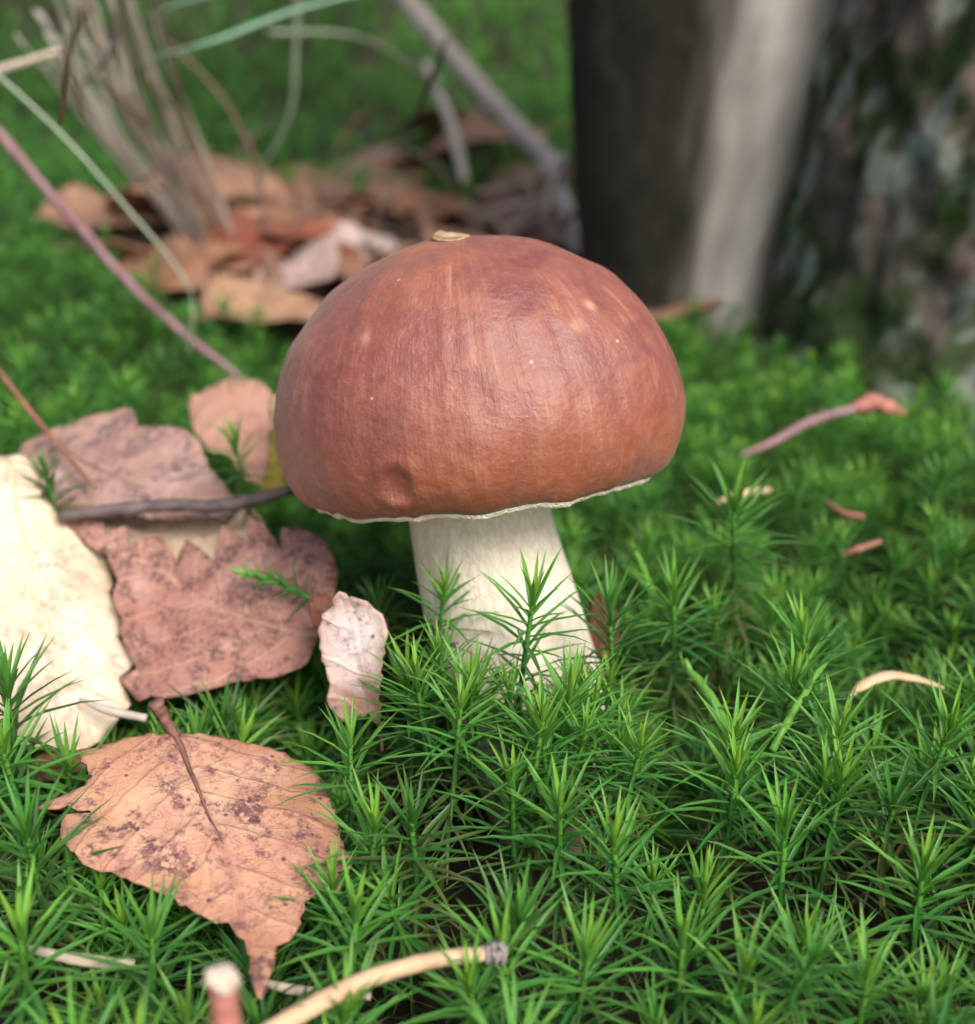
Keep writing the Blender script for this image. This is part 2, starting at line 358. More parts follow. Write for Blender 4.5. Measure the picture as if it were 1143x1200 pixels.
for i, (pr, pz) in enumerate(prof):
    s = i / 119.0
    for j in range(na):
        th = 2 * math.pi * j / na; ct, st = math.cos(th), math.sin(th)
        lob = 1 + .022 * math.cos(2 * th + .6) + .018 * math.cos(3 * th + 1.1)
        p = np.array([ct * pr * RC * lob, st * pr * RC * lob, pz * RC])
        nn = np.array([ct * pr, st * pr, max(pz - .2, -.1)]); nn /= np.linalg.norm(nn)
        dsp = .11 * nz(p[0] * .55, p[1] * .55, p[2] * .42 + 4) + .030 * fbm(p[0] * 1.3, p[1] * 1.3, p[2] * .9)
        dsp += .05 * sstep(.45, .8, s) * (1 - sstep(.9, 1, s)) * nz(ct * 7, st * 7, s * 2.2)
        dsp += .028 * sstep(.15, .35, s) * (1 - sstep(.8, .95, s)) * (nz(ct * 9, st * 9, s * 1.4 + 3) + .6 * nz(ct * 19, st * 19, s * 2.2))
        if s > .86: p[2] += .13 * (s - .86) / .14 * nz(ct * 3.5, st * 3.5, 2.0) + .06 * (s - .86) / .14 * nz(ct * 16, st * 16, 3.0)
        dd = np.linalg.norm((p - dent) * np.array([1.0, 1.0, .85])); dsp -= .10 * math.exp(-(dd / .34) ** 4) - .05 * math.exp(-((dd - .5) / .14) ** 2)
        p = p + nn * dsp
        n1 = .5 + .5 * fbm(p[0] * .45, p[1] * .45, p[2] * .45 + 7, 3)
        col = np.array([.175, .043, .036]) * (1 - sstep(.45, .85, s)) + np.array([.255, .070, .030]) * sstep(.45, .85, s)
        col = col * (.85 + .3 * n1)
        k = .55 * math.exp(-(np.linalg.norm(p - tan_) / 1.5) ** 2) * (.4 + n1); col = col * (1 - min(k, 1)) + np.array([.36, .155, .060]) * min(k, 1)
        k = .6 * math.exp(-(np.linalg.norm((p - pur_sheen) * np.array([1, 1, .6])) / .8) ** 2); col = col * (1 - k) + np.array([.24, .115, .095]) * k  # purple-grey sheen at the left, painted into the skin colour
        k = .45 * math.exp(-(np.linalg.norm(p - lil_sheen) / 2.4) ** 2); col = col * (1 - k) + np.array([.185, .062, .062]) * k  # lilac sky sheen at the upper right, also painted in
        k = .7 * math.exp(-(dd / .36) ** 6); col = col * (1 - k) + np.array([.20, .055, .035]) * k
        for q, r1, r2 in sl_:
            dv = p - q
            if abs(dv).max() < .8:
                e = (math.hypot(dv[0], dv[1]) / r1) ** 2 + (dv[2] / r2) ** 2
                k = .7 * math.exp(-e * (1.0 + .7 * nz(p[0] * 5, p[1] * 5, p[2] * 5))); col = col * (1 - k) + np.array([.66, .43, .30]) * k
        rim = sstep(.955, .985, s + .010 * nz(ct * 14, st * 14, 5)); col = col * (1 - rim) + np.array([.70, .62, .48]) * rim
        V.append(capM @ p + cap_c); C.append(col); L.append((ct * 2.2, st * 2.2, s * 6))
F = [(i * na + j, (i + 1) * na + j, (i + 1) * na + (j + 1) % na, i * na + (j + 1) % na) for i in range(119) for j in range(na)]
cap = obj('cap', V, F, cap_mat(), mush, MO, col=np.array(C), luv=L)
capV = np.array(V)
# pore layer under the cap: starts just inside the rolled margin
pp = spline([(.86, -.030), (.835, -.058), (.79, -.05), (.66, .02), (.48, .07), (.2, .06), (.0, .06)], 30); V = []
for pr, pz in pp:
    for j in range(na):
        th = 2 * math.pi * j / na; ct, st = math.cos(th), math.sin(th); lob = 1 + .022 * math.cos(2 * th + .6) + .018 * math.cos(3 * th + 1.1)
        p = np.array([ct * pr * RC * lob, st * pr * RC * lob, pz * RC]); p[2] += (.13 * nz(ct * 3.5, st * 3.5, 2.0) + .06 * nz(ct * 16, st * 16, 3.0)) * sstep(.5, .85, pr)
        V.append(capM @ p + cap_c)
F = [(i * na + j, i * na + (j + 1) % na, (i + 1) * na + (j + 1) % na, (i + 1) * na + j)[::-1] for i in range(29) for j in range(na)]
pore = obj('pore_layer', V, F, pore_mat(), cap, MO); tag(pore, 'white pore layer under the cap rim')
# stem
sc_ = spline([(1.75, -.3, -4.4), (1.35, -.2, -1.5), (.80, 0, .6), (.16, .5, 2.8), (-.26, .95, 4.8), (-.38, 1.15, 6.0)], 110)
srad = np.interp(np.linspace(0, 1, 110), [0, .18, .38, .55, .72, .86, 1], [1.6, 2.05, 2.1, 1.98, 1.80, 1.68, 1.7])
V = []; C = []; L = []
for i in range(110):
    for j in range(160):
        th = 2 * math.pi * j / 160; ct, st = math.cos(th), math.sin(th); c = sc_[i]
        r = srad[i] + .06 * nz(ct * 1.2, st * 1.2, c[2] * .5) + .035 * nz(ct * 7, st * 7, c[2] * .7) + .02 * nz(ct * 16, st * 16, c[2] * 1.5)
        p = c + np.array([ct * r, st * r, 0])
        # a torn pale patch without netting low on the front
        tear = sstep(.0, .25, -((ct - .10) / .38) ** 2 + 1 + .6 * nz(ct * 5, c[2] * 1.3, 2)) * (st < 0) * sstep(2.5, 2.2, c[2] + .25 * nz(ct * 4, 1, 0))
        if st < 0: p[1] += .07 * tear
        dirt = sstep(.3, -1.6, c[2] + .8 * nz(ct * 3, st * 3, c[2])) * .45
        V.append(p); C.append((dirt, 0, 1 - .85 * tear)); L.append((ct * 1.7, st * 1.7, c[2]))
F = [(i * 160 + j, i * 160 + (j + 1) % 160, (i + 1) * 160 + (j + 1) % 160, (i + 1) * 160 + j) for i in range(109) for j in range(160)]
stem = obj('stem', V, F, stem_mat(), mush, MO, col=np.array(C), luv=L)

# ------------------------------------------------------------------ fallen leaves
LEAVES = []                                          # (pixel outline, plane point, plane normal, plan outline, mean z)
def anchor(a):
    px, py, k, v = a
    return P(px, py, z=v) if k == 'z' else P(px, py, y=v)
def serrate(poly, amp, step, rng):
    out = []
    for i in range(len(poly)):
        a = np.array(poly[i]); b = np.array(poly[(i + 1) % len(poly)]); l = np.linalg.norm(b - a); n = max(int(l / step), 1)
        d = (b - a) / (l + 1e-9); nr = np.array([d[1], -d[0]])
        for k in range(n):
            t = k / n; out.append(a + (b - a) * t + nr * amp * rng.uniform(-.15, .3))
            out.append(a + (b - a) * (t + rng.uniform(.55, .85) / n) + nr * amp * rng.uniform(.4, 1.1))
    return out
def leaf(name, label, outline, anchors, mid, cfun, mat, petiole=None, pet_mat=None, pet_r=.13, teeth=(.10, .45), curl=.35, edge=.0, fold=0.0, seed=1, group=None, thick=.05, grid=.2, register=True, ridge=None):
    rng = np.random.default_rng(seed)
    A, B, Cc = [anchor(a) for a in anchors]
    n = np.cross(B - A, Cc - A); n /= np.linalg.norm(n)
    if n @ (CAM - A) < 0: n = -n
    def onp(px, py):
        d = ray(px, py); t = ((A - CAM) @ n) / (d @ n); return CAM + t * d
    e1 = np.cross([0, 0, 1.0], n) if abs(n[2]) < .999 else np.array([1.0, 0, 0]); e1 /= np.linalg.norm(e1); e2 = np.cross(n, e1)
    to2 = lambda p: np.array([(p - A) @ e1, (p - A) @ e2])
    poly = [to2(onp(*q)) for q in outline]
    area = sum(poly[i][0] * poly[(i + 1) % len(poly)][1] - poly[(i + 1) % len(poly)][0] * poly[i][1] for i in range(len(poly)))
    if area < 0: poly = poly[::-1]                   # counter-clockwise, so the outward normal is (dy, -dx)
    if teeth: poly = serrate(poly, teeth[0], teeth[1], rng)
    poly = np.array(poly); m2 = np.array([to2(onp(*q)) for q in mid]); m2 = spline(m2, 40)
    lo, hi = poly.min(0), poly.max(0); gx, gy = np.meshgrid(np.arange(lo[0], hi[0], grid), np.arange(lo[1], hi[1], grid))
    gx = gx.ravel() + rng.uniform(-.3, .3, gx.size) * grid; gy = gy.ravel() + rng.uniform(-.3, .3, gy.size) * grid
    k = inpoly(gx, gy, poly); pts = [Vector(p) for p in poly] + [Vector((a, b)) for a, b in zip(gx[k], gy[k])]
    npoly = len(poly)
    vs_, es_, fs_, *_ = delaunay_2d_cdt(pts, [(i, (i + 1) % npoly) for i in range(npoly)], [list(range(npoly))], 1, 1e-4)
    v2 = np.array([(v.x, v.y) for v in vs_])
    # leaf coordinates: s along the midrib, d across it
    seg = np.diff(m2, axis=0); ln = np.linalg.norm(seg, axis=1); cum = np.concatenate([[0], np.cumsum(ln)])
    best = np.full(len(v2), 1e9); S = np.zeros(len(v2)); D = np.zeros(len(v2))
    for i in range(len(seg)):
        r = v2 - m2[i]; t = np.clip((r @ seg[i]) / (ln[i] ** 2 + 1e-9), 0 if i else -9, 1 if i < len(seg) - 1 else 9); q = r - t[:, None] * seg[i]
        d = np.linalg.norm(q, axis=1); u = d < best; best[u] = d[u]; S[u] = cum[i] + t[u] * ln[i]
        D[u] = (d * np.sign(seg[i][0] * r[:, 1] - seg[i][1] * r[:, 0]))[u]
    ed = np.full(len(v2), 1e9)
    pd = poly[::2] if len(poly) > 120 else poly
    for p in pd: ed = np.minimum(ed, np.linalg.norm(v2 - p, axis=1))
    h = np.array([curl * (nz(a * .28 + seed * 3.1, b * .28, seed) + .35 * nz(a * .9 + seed, b * .9, seed + 4)) for a, b in v2])
    h += fold * np.abs(D) ** 1.25 * .3 + edge * np.exp(-(ed / .55)) * np.array([.6 + nz(a * .6, b * .6, seed + 9) for a, b in v2])
    lat = np.abs(((S - np.abs(D) * .85) / 1.05 + .43 * (D > 0)) % 1 - .5); h += .035 * np.exp(-(lat / .12) ** 2) - .06 * np.exp(-(D / .15) ** 2)
    V = A + v2[:, :1] * e1 + v2[:, 1:] * e2 + h[:, None] * n
    col = np.array([cfun(s, d, e, p) for s, d, e, p in zip(S, D, ed, v2)])
    base3 = A + m2[0][0] * e1 + m2[0][1] * e2
    root = empty(name, base3, label, 'leaf', group)
    F = [tuple(f) for f in fs_]
    bl = obj('blade', V, F, mat, root, base3, col=col, luv=np.stack([S, D, ed], 1))
    md = bl.modifiers.new('thickness', 'SOLIDIFY'); md.thickness = thick * U; md.offset = 0
    # raised midrib
    hs = lambda p: float(h[np.argmin(((v2 - p) ** 2).sum(1))])
    inside = [q for q in m2 if inpoly([q[0]], [q[1]], poly)[0]]
    if len(inside) > 4:
        mp = [A + q[0] * e1 + q[1] * e2 + (hs(q) + .045) * n for q in inside[:max(int(len(inside) * .62), 4):2]]
        tv, tf = tube(mp, [pet_r * .6, pet_r * .35, pet_r * .18, pet_r * .1], 40, 6, flat=.55, upv=n); obj('midrib', tv, tf, pet_mat, root, base3)
    if petiole:
        tv, tf = tube([anchor(a) if isinstance(a, tuple) and len(a) == 4 else a for a in petiole] + [base3 + hs(m2[0]) * n], [pet_r * 1.5, pet_r, pet_r * .9], 22, 7, rough=.3, seed=seed)
        obj('petiole', tv, tf, pet_mat, root, base3)
    if register:
        LEAVES.append((np.array(outline, float), A, n, (V[:npoly, :2]).copy(), V))
    return root
def cf(c1, c2, edgec=None, f=.35, edgeamt=.5):
    c1, c2 = np.array(c1), np.array(c2); ec = np.array(edgec if edgec is not None else c2)
    def fn(s, d, e, p):
        n = .5 + .5 * fbm(p[0] * f + c1[0] * 40, p[1] * f, c1[1] * 30, 3); n = min(max((n - .3) * 2.2, 0), 1)
        c = c1 * (1 - n) + c2 * n; k = edgeamt * math.exp(-e / .28); return c * (1 - k) + ec * k
    return fn
M_PETD = twig_mat('dark_petiole', (.12, .055, .045), (.22, .11, .08))
M_PETL = twig_mat('pale_petiole', (.42, .27, .17), (.30, .17, .11))
M_PETC = twig_mat('cream_petiole', (.66, .52, .32), (.55, .40, .24))

# orange spotted leaf in the foreground
leaf('birch_leaf', 'orange-tan fallen birch leaf with dark speckles and curled pointed tip on moss',
     [(206,857),(269,861),(328,875),(359,890),(378,913),(388,943),(395,976),(412,1006),(395,1018),(397,1044),(380,1036),(357,1052),(344,1090),(321,1107),(321,1128),(311,1153),(306,1172),(296,1153),(294,1119),(288,1096),(269,1075),(235,1067),(202,1048),(168,1035),(130,1016),(101,1006),(76,981),(72,957),(97,950),(126,957),(105,946),(80,941),(42,941),(71,930),(101,920),(111,909),(94,884),(134,869),(168,859)],
     [(206,857,'z',1.15),(306,1150,'z',.6),(412,1006,'z',.55)], [(206,857),(240,945),(272,1020),(306,1165)],
     cf((.54,.29,.155),(.66,.43,.29),(.40,.21,.13),.5,.7), leaf_mat('orange_leaf', (.40,.185,.14), (.10,.045,.055), .85, 1.0, 1.1, (.20,.07,.045), .5, rough=.55, transl=.1),
     petiole=[(183,822,'z',1.9),(192,840,'z',1.5)], pet_mat=M_PETD, teeth=(.09,.34), curl=.34, edge=-.12, fold=-.06, seed=3, grid=.15)
# pinkish serrated leaf
leaf('birch_leaf', 'pinkish-brown fallen birch leaf with coarse jagged teeth, propped on the cream leaf',
     [(46,614),(80,609),(120,611),(122,629),(147,612),(151,641),(170,630),(187,625),(206,656),(214,627),(232,640),(251,659),(257,613),(275,622),(293,643),(291,604),(312,622),(331,645),(329,616),(361,622),(386,643),(396,668),(395,697),(384,730),(370,752),(361,777),(328,790),(273,798),(235,811),(197,819),(176,814),(162,821),(139,794),(158,781),(140,740),(143,722),(133,703),(138,680),(125,650),(105,640),(85,620)],
     [(180,815,'z',.1),(256,617,'y',3.0),(390,690,'y',1.2)], [(395,745),(330,740),(240,705),(175,660),(46,614)],
     cf((.38,.185,.14),(.50,.31,.25),(.30,.15,.11),.55), leaf_mat('pink_leaf', (.26,.115,.095), (.075,.04,.04), .85, .85, 1.5, (.58,.36,.27), .9, vsp=.95, rough=.6, transl=.12),
     pet_mat=M_PETL, pet_r=.09, teeth=(.05,.6), curl=.42, edge=-.10, fold=.05, seed=5, grid=.15)
# cream leaf
leaf('birch_leaf', 'large cream-yellow fallen leaf with scattered tan spots, lying under the jagged pinkish leaf',
     [(-60,545),(0,533),(21,533),(48,550),(46,584),(84,617),(101,630),(122,647),(136,680),(131,693),(143,718),(139,748),(158,777),(140,794),(155,823),(126,857),(101,878),(63,882),(25,874),(0,861),(-80,840),(-130,700),(-110,600)],
     [(80,878,'z',-.1),(20,540,'y',4.4),(150,780,'y',.3)], [(10,535),(30,640),(60,740),(110,870)],
     cf((.78,.68,.54),(.84,.77,.66),(.68,.52,.35)), leaf_mat('cream_leaf', (.72,.55,.38), (.46,.26,.18), .8, .7, .7, (.70,.52,.30), .5, vsp=1.2, rough=.55, transl=.18),
     pet_mat=M_PETC, pet_r=.07, teeth=(.06,.5), curl=.40, edge=-.10, fold=-.04, seed=8, grid=.18)
# brown leaf behind
leaf('birch_leaf', 'dusky pink-brown fallen leaf with dark blotches behind a dark twig',
     [(25,533),(55,504),(105,485),(155,482),(162,500),(210,502),(229,512),(242,542),(273,577),(262,600),(200,606),(120,604),(71,598),(48,584),(30,560)],
     [(150,620,'y',3.6),(105,490,'y',8.0),(250,590,'y',4.2)], [(60,515),(120,555),(200,580),(268,588)],
     cf((.38,.235,.185),(.48,.34,.31),(.54,.34,.22),.5), leaf_mat('brown_leaf', (.27,.15,.13), (.09,.06,.07), .75, .85, 1.0, (.24,.12,.09), .5, rough=.6),
     pet_mat=M_PETD, pet_r=.07, teeth=(.07,.5), curl=.45, edge=-.1, seed=12, grid=.2)
leaf('birch_leaf', 'pale beige fallen leaf lying beneath the dark twig, mostly hidden by the jagged leaf',
     [(85,606),(150,596),(230,592),(285,590),(305,605),(318,632),(280,655),(200,665),(120,650)],
     [(200,660,'y',3.0),(150,598,'y',5.2),(300,610,'y',4.6)], [(90,610),(180,620),(314,622)],
     cf((.62,.50,.38),(.56,.43,.31),(.5,.36,.24)), leaf_mat('beige_leaf', (.5,.36,.25), (.2,.12,.08), .5, .4, 1.4, (.45,.3,.2), .4), pet_mat=M_PETL, pet_r=.06, teeth=(.06,.45), curl=.3, seed=13, grid=.22)
leaf('birch_leaf', 'small salmon-pink fallen leaf with frayed edge beside the mushroom cap',
     [(223,468),(235,462),(269,445),(302,449),(315,460),(322,500),(330,540),(318,577),(290,571),(273,542),(244,525),(227,500)],
     [(280,560,'y',6.0),(269,447,'y',11.0),(318,560,'y',6.0)], [(269,447),(285,500),(305,572)],
     cf((.46,.25,.19),(.52,.32,.24),(.42,.24,.17)), leaf_mat('salmon_leaf', (.40,.20,.13), (.15,.08,.07), .5, .5, 1.2, (.35,.17,.11), .4),
     pet_mat=M_PETL, pet_r=.07, teeth=(.10,.4), curl=.4, seed=15, grid=.22)
leaf('leaf', 'narrow yellow-green leaf scrap tucked behind the salmon-pink leaf',
     [(318,505),(333,498),(338,540),(336,585),(312,582),(322,550)], [(325,580,'y',4.6),(328,500,'y',6.0),(338,540,'y',5.0)], [(326,500),(330,540),(322,582)],
     cf((.42,.34,.03),(.30,.28,.04)), leaf_mat('yellow_leaf', (.25,.2,.03), (.1,.07,.02), .5, .4), pet_mat=M_PETC, pet_r=.05, teeth=(.05,.4), seed=16, grid=.25)
leaf('leaf', 'small pale cream curled leaf scrap touching the left of the mushroom cap',
     [(312,462),(330,456),(340,470),(338,500),(318,504),(310,485)], [(325,500,'y',6.2),(325,458,'y',7.2),(338,480,'y',6.2)], [(322,460),(326,480),(324,502)],
     cf((.62,.50,.34),(.55,.42,.28)), leaf_mat('pale_scrap', (.5,.36,.22), (.2,.12,.08), .5, .4), pet_mat=M_PETC, pet_r=.05, teeth=(.05,.4), seed=17, grid=.25)
# dried whitish fragment in front of the stem
leaf('leaf_fragment', 'small dried leaf fragment with whitish mouldy face and brown rim beside the stem',
     [(399,693),(391,710),(378,727),(377,748),(384,777),(391,798),(388,823),(403,842),(420,834),(437,827),(449,842),(447,798),(449,756),(454,739),(437,716),(420,704),(408,704)],
     [(403,842,'y',-2.4),(399,695,'y',-1.9),(450,745,'y',-2.2)], [(446,842),(430,800),(414,745),(402,696)],
     (lambda f0: (lambda s_, d_, e_, p_: f0(s_, d_, e_, p_) * (1 - float(sstep(1.3, .6, s_ + .5 * nz(p_[0] * 3, p_[1] * 3)))) + np.array([.38, .19, .12]) * float(sstep(1.3, .6, s_ + .5 * nz(p_[0] * 3, p_[1] * 3)))))(cf((.62,.53,.55),(.80,.75,.74),(.48,.30,.21),.9,.8)), leaf_mat('mould_leaf', (.60,.42,.38), (.07,.05,.09), .5, .9, .9, (.5,.32,.28), .25),
     petiole=[(448,880,'y',-2.5),(447,860,'y',-2.45)], pet_mat=M_PETL, pet_r=.03, teeth=(.09,.3), curl=.38, edge=.34, seed=21, grid=.11)
leaf('leaf_fragment', 'dark russet curled leaf scrap behind the whitish mouldy fragment',
     [(362,712),(380,704),(405,708),(430,708),(452,726),(455,742),(440,744),(415,728),(392,732),(376,744),(366,730)],
     [(366,740,'y',-1.4),(420,708,'y',-.6),(455,742,'y',-1.4)], [(364,714),(405,718),(453,740)],
     cf((.13,.035,.02),(.20,.07,.04)), leaf_mat('russet_leaf', (.10,.03,.02), (.03,.02,.02), .5, .4), pet_mat=M_PETD, pet_r=.05, teeth=(.06,.3), curl=.3, edge=.3, seed=22, grid=.14)
leaf('leaf', 'dark red-brown dead leaf sunk in the moss right of the stem',
     [(690,700),(706,694),(722,712),(728,745),(716,772),(700,768),(690,740)], [(705,770,'y',.6),(706,696,'y',1.8),(728,740,'y',.9)], [(706,696),(708,730),(706,770)],
     cf((.11,.035,.022),(.16,.06,.04)), leaf_mat('redbrown_leaf', (.12,.04,.03), (.04,.02,.02), .5, .4), pet_mat=M_PETD, pet_r=.06, teeth=(.06,.4), seed=23, grid=.2)
leaf('leaf', 'dark brown dead leaf scrap under the cream leaf edge',
     [(20,905),(60,885),(118,880),(108,900),(60,918),(25,925)], [(30,920,'z',-.6),(118,882,'z',-.1),(60,888,'z',-.2)], [(22,915),(60,902),(116,884)],
     cf((.16,.07,.04),(.24,.12,.07)), leaf_mat('dark_scrap', (.1,.05,.03), (.03,.02,.02), .5, .4), pet_mat=M_PETD, pet_r=.05, teeth=(.06,.4), seed=24, grid=.25)

# flake on the crown of the cap
cpx, cpy, _d = proj(capV); near_ = np.abs(cpx - 527) < 4; kk = np.where(near_)[0][np.argmin(cpy[near_])]; CR = capV[kk]; fy = cpy[kk]
fl = leaf('bark_flake', 'tiny dry curled bark flake lying on top of the mushroom cap',
     [(505,fy),(516,fy-6),(526,fy-3),(540,fy-5),(552,fy-2),(545,fy+2),(530,fy+4),(514,fy+3)], [(510,fy,'y',CR[1]-.35),(550,fy,'y',CR[1]-.35),(530,fy-5,'y',CR[1]+.25)], [(506,fy-1),(530,fy),(551,fy-1)],
     cf((.42,.28,.15),(.55,.40,.24)), leaf_mat('flake', (.3,.18,.1), (.1,.06,.04), .5, .4), pet_mat=M_PETL, pet_r=.03, teeth=(.03,.2), curl=.22, seed=31, grid=.08, thick=.04, register=False)
fl['category'] = 'bark flake'
FLAKE = fl

# ------------------------------------------------------------------ background leaf litter
def ground_leaf(px, py, size, rot, tilt, c1, c2, mat, label, group=None, seed=1, dz=.5, pw=.62):
    z = 0
    for _ in range(6): q = P(px, py, z=z); z = float(T(q[0], q[1])) + dz - .3 * float(litter(q[0], q[1]))
    c = P(px, py, z=z); rng = random.Random(seed)
    ax = np.array([math.cos(rot), math.sin(rot), 0]); ay = np.array([-math.sin(rot), math.cos(rot), 0])
    tx, ty = tilt; ax = ax + np.array([0, 0, tx]); ay = ay + np.array([0, 0, ty])
    size *= 1.35; nu, nv = 26, 15; V = []; L = []; C = []; f = cf(c1, c2)
    for i in range(nu):
        u = i / (nu - 1); wd = pw * (math.sin(math.pi * min(u ** .75, 1)) ** .8 + .015) * (1 + .12 * (i % 2) - .06)
        for j in range(nv):
            v = 2 * j / (nv - 1) - 1; s = (u - .5) * 2; d = v * wd
            hh = .22 * d * d * 2 + .28 * nz(s * 1.1 + seed, d * 1.4, seed) + .18 * s * s * nz(seed, 1, 2) * 2
            V.append(c + size * (s * ax + d * ay + np.array([0, 0, hh]))); L.append((s * size + size, d * size, wd - abs(d))); C.append(f(s * size, d * size, (1 - abs(v)) * wd * size, (s * size, d * size)))
    F = [(i * nv + j, (i + 1) * nv + j, (i + 1) * nv + j + 1, i * nv + j + 1) for i in range(nu - 1) for j in range(nv - 1)]
    base = c - size * ax
    r = empty('leaf', base, label, 'leaf', group); b = obj('blade', V, F, mat, r, base, col=np.array(C), luv=L)
    md = b.modifiers.new('thickness', 'SOLIDIFY'); md.thickness = .06 * U; md.offset = 0
    tv, tf = tube([base - size * .35 * ax + np.array([0, 0, -.1]), base, base + size * .3 * ax + np.array([0, 0, .02])], .10, 10, 6); obj('petiole', tv, tf, M_PETD, r, base)
    return r
M_BG = leaf_mat('litter_leaf', (.20, .11, .07), (.06, .04, .03), .5, .5, .8, (.15, .08, .05), .4)
GL = 'fallen leaves in the litter behind the mushroom'
RED, RED2 = (.24, .045, .022), (.30, .075, .04); PNK, PNK2 = (.58, .42, .40), (.66, .50, .47); TAN, TAN2 = (.42, .23, .14), (.50, .31, .20)
BRN, BRN2 = (.20, .12, .085), (.28, .17, .12); ORG = (.42, .19, .09); WHT = (.70, .62, .55)
ground_leaf(305, 290, 3.6, .5, (.15, .25), RED, RED2, M_BG, 'dark red-brown fallen leaf behind the pale pink leaf in the litter', GL, 41, dz=.9)
ground_leaf(352, 318, 2.6, -.9, (.1, .5), PNK, PNK2, M_BG, 'pale pinkish-white fallen leaf standing in the litter beside the cap', GL, 42, dz=1.4)
ground_leaf(318, 362, 2.9, .9, (-.1, .35), TAN, TAN2, M_BG, 'tan fallen leaf below the pale pink leaf in the litter', GL, 43, dz=1.0)
ground_leaf(372, 290, 2.4, 2.4, (.2, .3), RED, RED2, M_BG, 'small red fallen leaf between the pale leaves in the litter', GL, 44, dz=1.2)
ground_leaf(418, 288, 1.9, .4, (.1, .5), WHT, PNK2, M_BG, 'whitish fallen leaf half hidden behind the cap crown', GL, 45, dz=1.0)
ground_leaf(445, 285, 1.3, 1.8, (.1, .4), WHT, PNK2, M_BG, 'tiny whitish leaf scrap behind the cap crown', GL, 46, dz=1.3)
ground_leaf(240, 225, 4.2, .1, (.05, .3), BRN, TAN, M_BG, 'dull brown fallen leaf at the foot of the dry grass', GL, 47)
ground_leaf(345, 225, 3.8, -.2, (.05, .35), BRN, TAN, M_BG, 'greyish-brown fallen leaf beyond the red leaf', GL, 48)
ground_leaf(510, 245, 3.0, .9, (.1, .4), ORG, TAN, M_BG, 'orange-tan fallen leaf beyond the cap crown', GL, 49)
ground_leaf(415, 245, 3.3, 1.9, (.1, .3), BRN, BRN2, M_BG, 'dark brown fallen leaf beyond the whitish leaves', GL, 50)
ground_leaf(585, 258, 3.4, -.5, (.05, .2), BRN, BRN2, M_BG, 'dark brown leaf under the grey twigs behind the cap', GL, 51)
ground_leaf(255, 270, 2.6, .2, (.2, .3), ORG, TAN2, M_BG, 'orange-brown leaf beside the base of the dry grass', GL, 52)
ground_leaf(480, 155, 6.5, -.7, (.05, .15), TAN, TAN2, M_BG, 'pinkish-tan fallen leaf on the far moss slope', GL, 53)
ground_leaf(380, 80, 10, -.5, (.0, .12), BRN2, TAN, M_BG, 'large brown fallen leaf far up the moss slope', GL, 54)
ground_leaf(470, 95, 7, .6, (.05, .15), TAN, BRN2, M_BG, 'small tan fallen leaf far up the moss slope', GL, 55)
ground_leaf(540, 290, 2.5, 1.2, (.1, .3), BRN, TAN, M_BG, 'brown leaf directly behind the cap crown', GL, 56)
ground_leaf(800, 352, 2.6, .2, (.1, .3), BRN2, TAN, M_BG, 'pinkish-brown leaf lying at the foot of the grey trunk', GL, 57)
ground_leaf(770, 335, 2.0, 1.4, (.1, .2), BRN, BRN2, M_BG, 'dark brown leaf against the left foot of the grey trunk', GL, 58)
ground_leaf(445, 205, 4.4, .3, (.05, .2), BRN2, BRN, M_BG, 'grey-brown fallen leaf in the middle of the far litter', GL, 59)
ground_leaf(300, 255, 3.0, 2.0, (.05, .2), BRN, ORG, M_BG, 'rusty brown leaf behind the dark red-brown leaf', GL, 60)
ground_leaf(630, 215, 3.6, .8, (.05, .2), BRN, BRN2, M_BG, 'dark leaf among the tangled twigs left of the grey trunk', GL, 61)

rg = random.Random(23); n_ = 0; SPOTS = ['beside the far twigs', 'behind the whitish leaves']
while n_ < 116:
    lx, ly = (rg.uniform(-30, 14), rg.uniform(33, 68)) if n_ < 72 else (rg.uniform(-24, 6), rg.uniform(80, 118))
    if float(litter(lx, ly)) < .35: continue
    px_, py_, _d = proj((lx, ly, float(T(lx, ly))))
    if not (110 < px_ < 720 and 50 < py_ < 400): continue
    c_a, c_b = rg.choice([(BRN, BRN2), (BRN, TAN), (BRN2, TAN), (ORG, BRN), (BRN, ORG), (TAN, TAN2)])
    ground_leaf(px_, py_, rg.uniform(1.5, 2.9) * (1 if n_ < 72 else 2.1), rg.uniform(0, 6.28), (rg.uniform(-.3, .3), rg.uniform(-.1, .4)), c_a, c_b, M_BG, 'small blurred brown leaf scrap in the litter bed between dry grass and grey trunk', 'small brown leaf scraps in the litter bed', 100 + n_, dz=rg.uniform(-.2, .7) + (0 if n_ < 72 else 1.3)); n_ += 1

# ------------------------------------------------------------------ twigs, stalks and straw
def stick(name, label, cat, pts, rad, mat, flat=1.0, rough=.18, n=30, k=8, seed=0.0, group=None, caps=None, upv=(0, 0, 1)):
    q = [anchor(p) for p in pts]; V, F = tube(q, rad, n, k, flat, rough, seed, upv)
    if caps is None:
        o = obj(name, V, F, mat, None, q[0]); return tag(o, label, cat, group)
    r = empty(name, q[0], label, cat, group); obj('shaft', V, F, mat, r, q[0])
    for nm, cp, cr, cm in caps:
        V, F = tube([anchor(p) for p in cp], cr, 14, 11, 1, .8, seed + 3); obj(nm, V, F, cm, r, q[0])
    return r
M_DARK = twig_mat('dark_twig_bark', (.055, .042, .042), (.13, .10, .10), 1.5)
M_PINK = twig_mat('pink_twig_bark', (.20, .10, .11), (.30, .18, .20), .8)
M_STRAW = twig_mat('straw', (.54, .40, .25), (.44, .30, .18), .8)
M_PALE = twig_mat('pale_straw', (.60, .52, .42), (.48, .40, .31), .8)
M_GREYT = twig_mat('grey_twig_bark', (.38, .33, .28), (.48, .42, .36), .6)
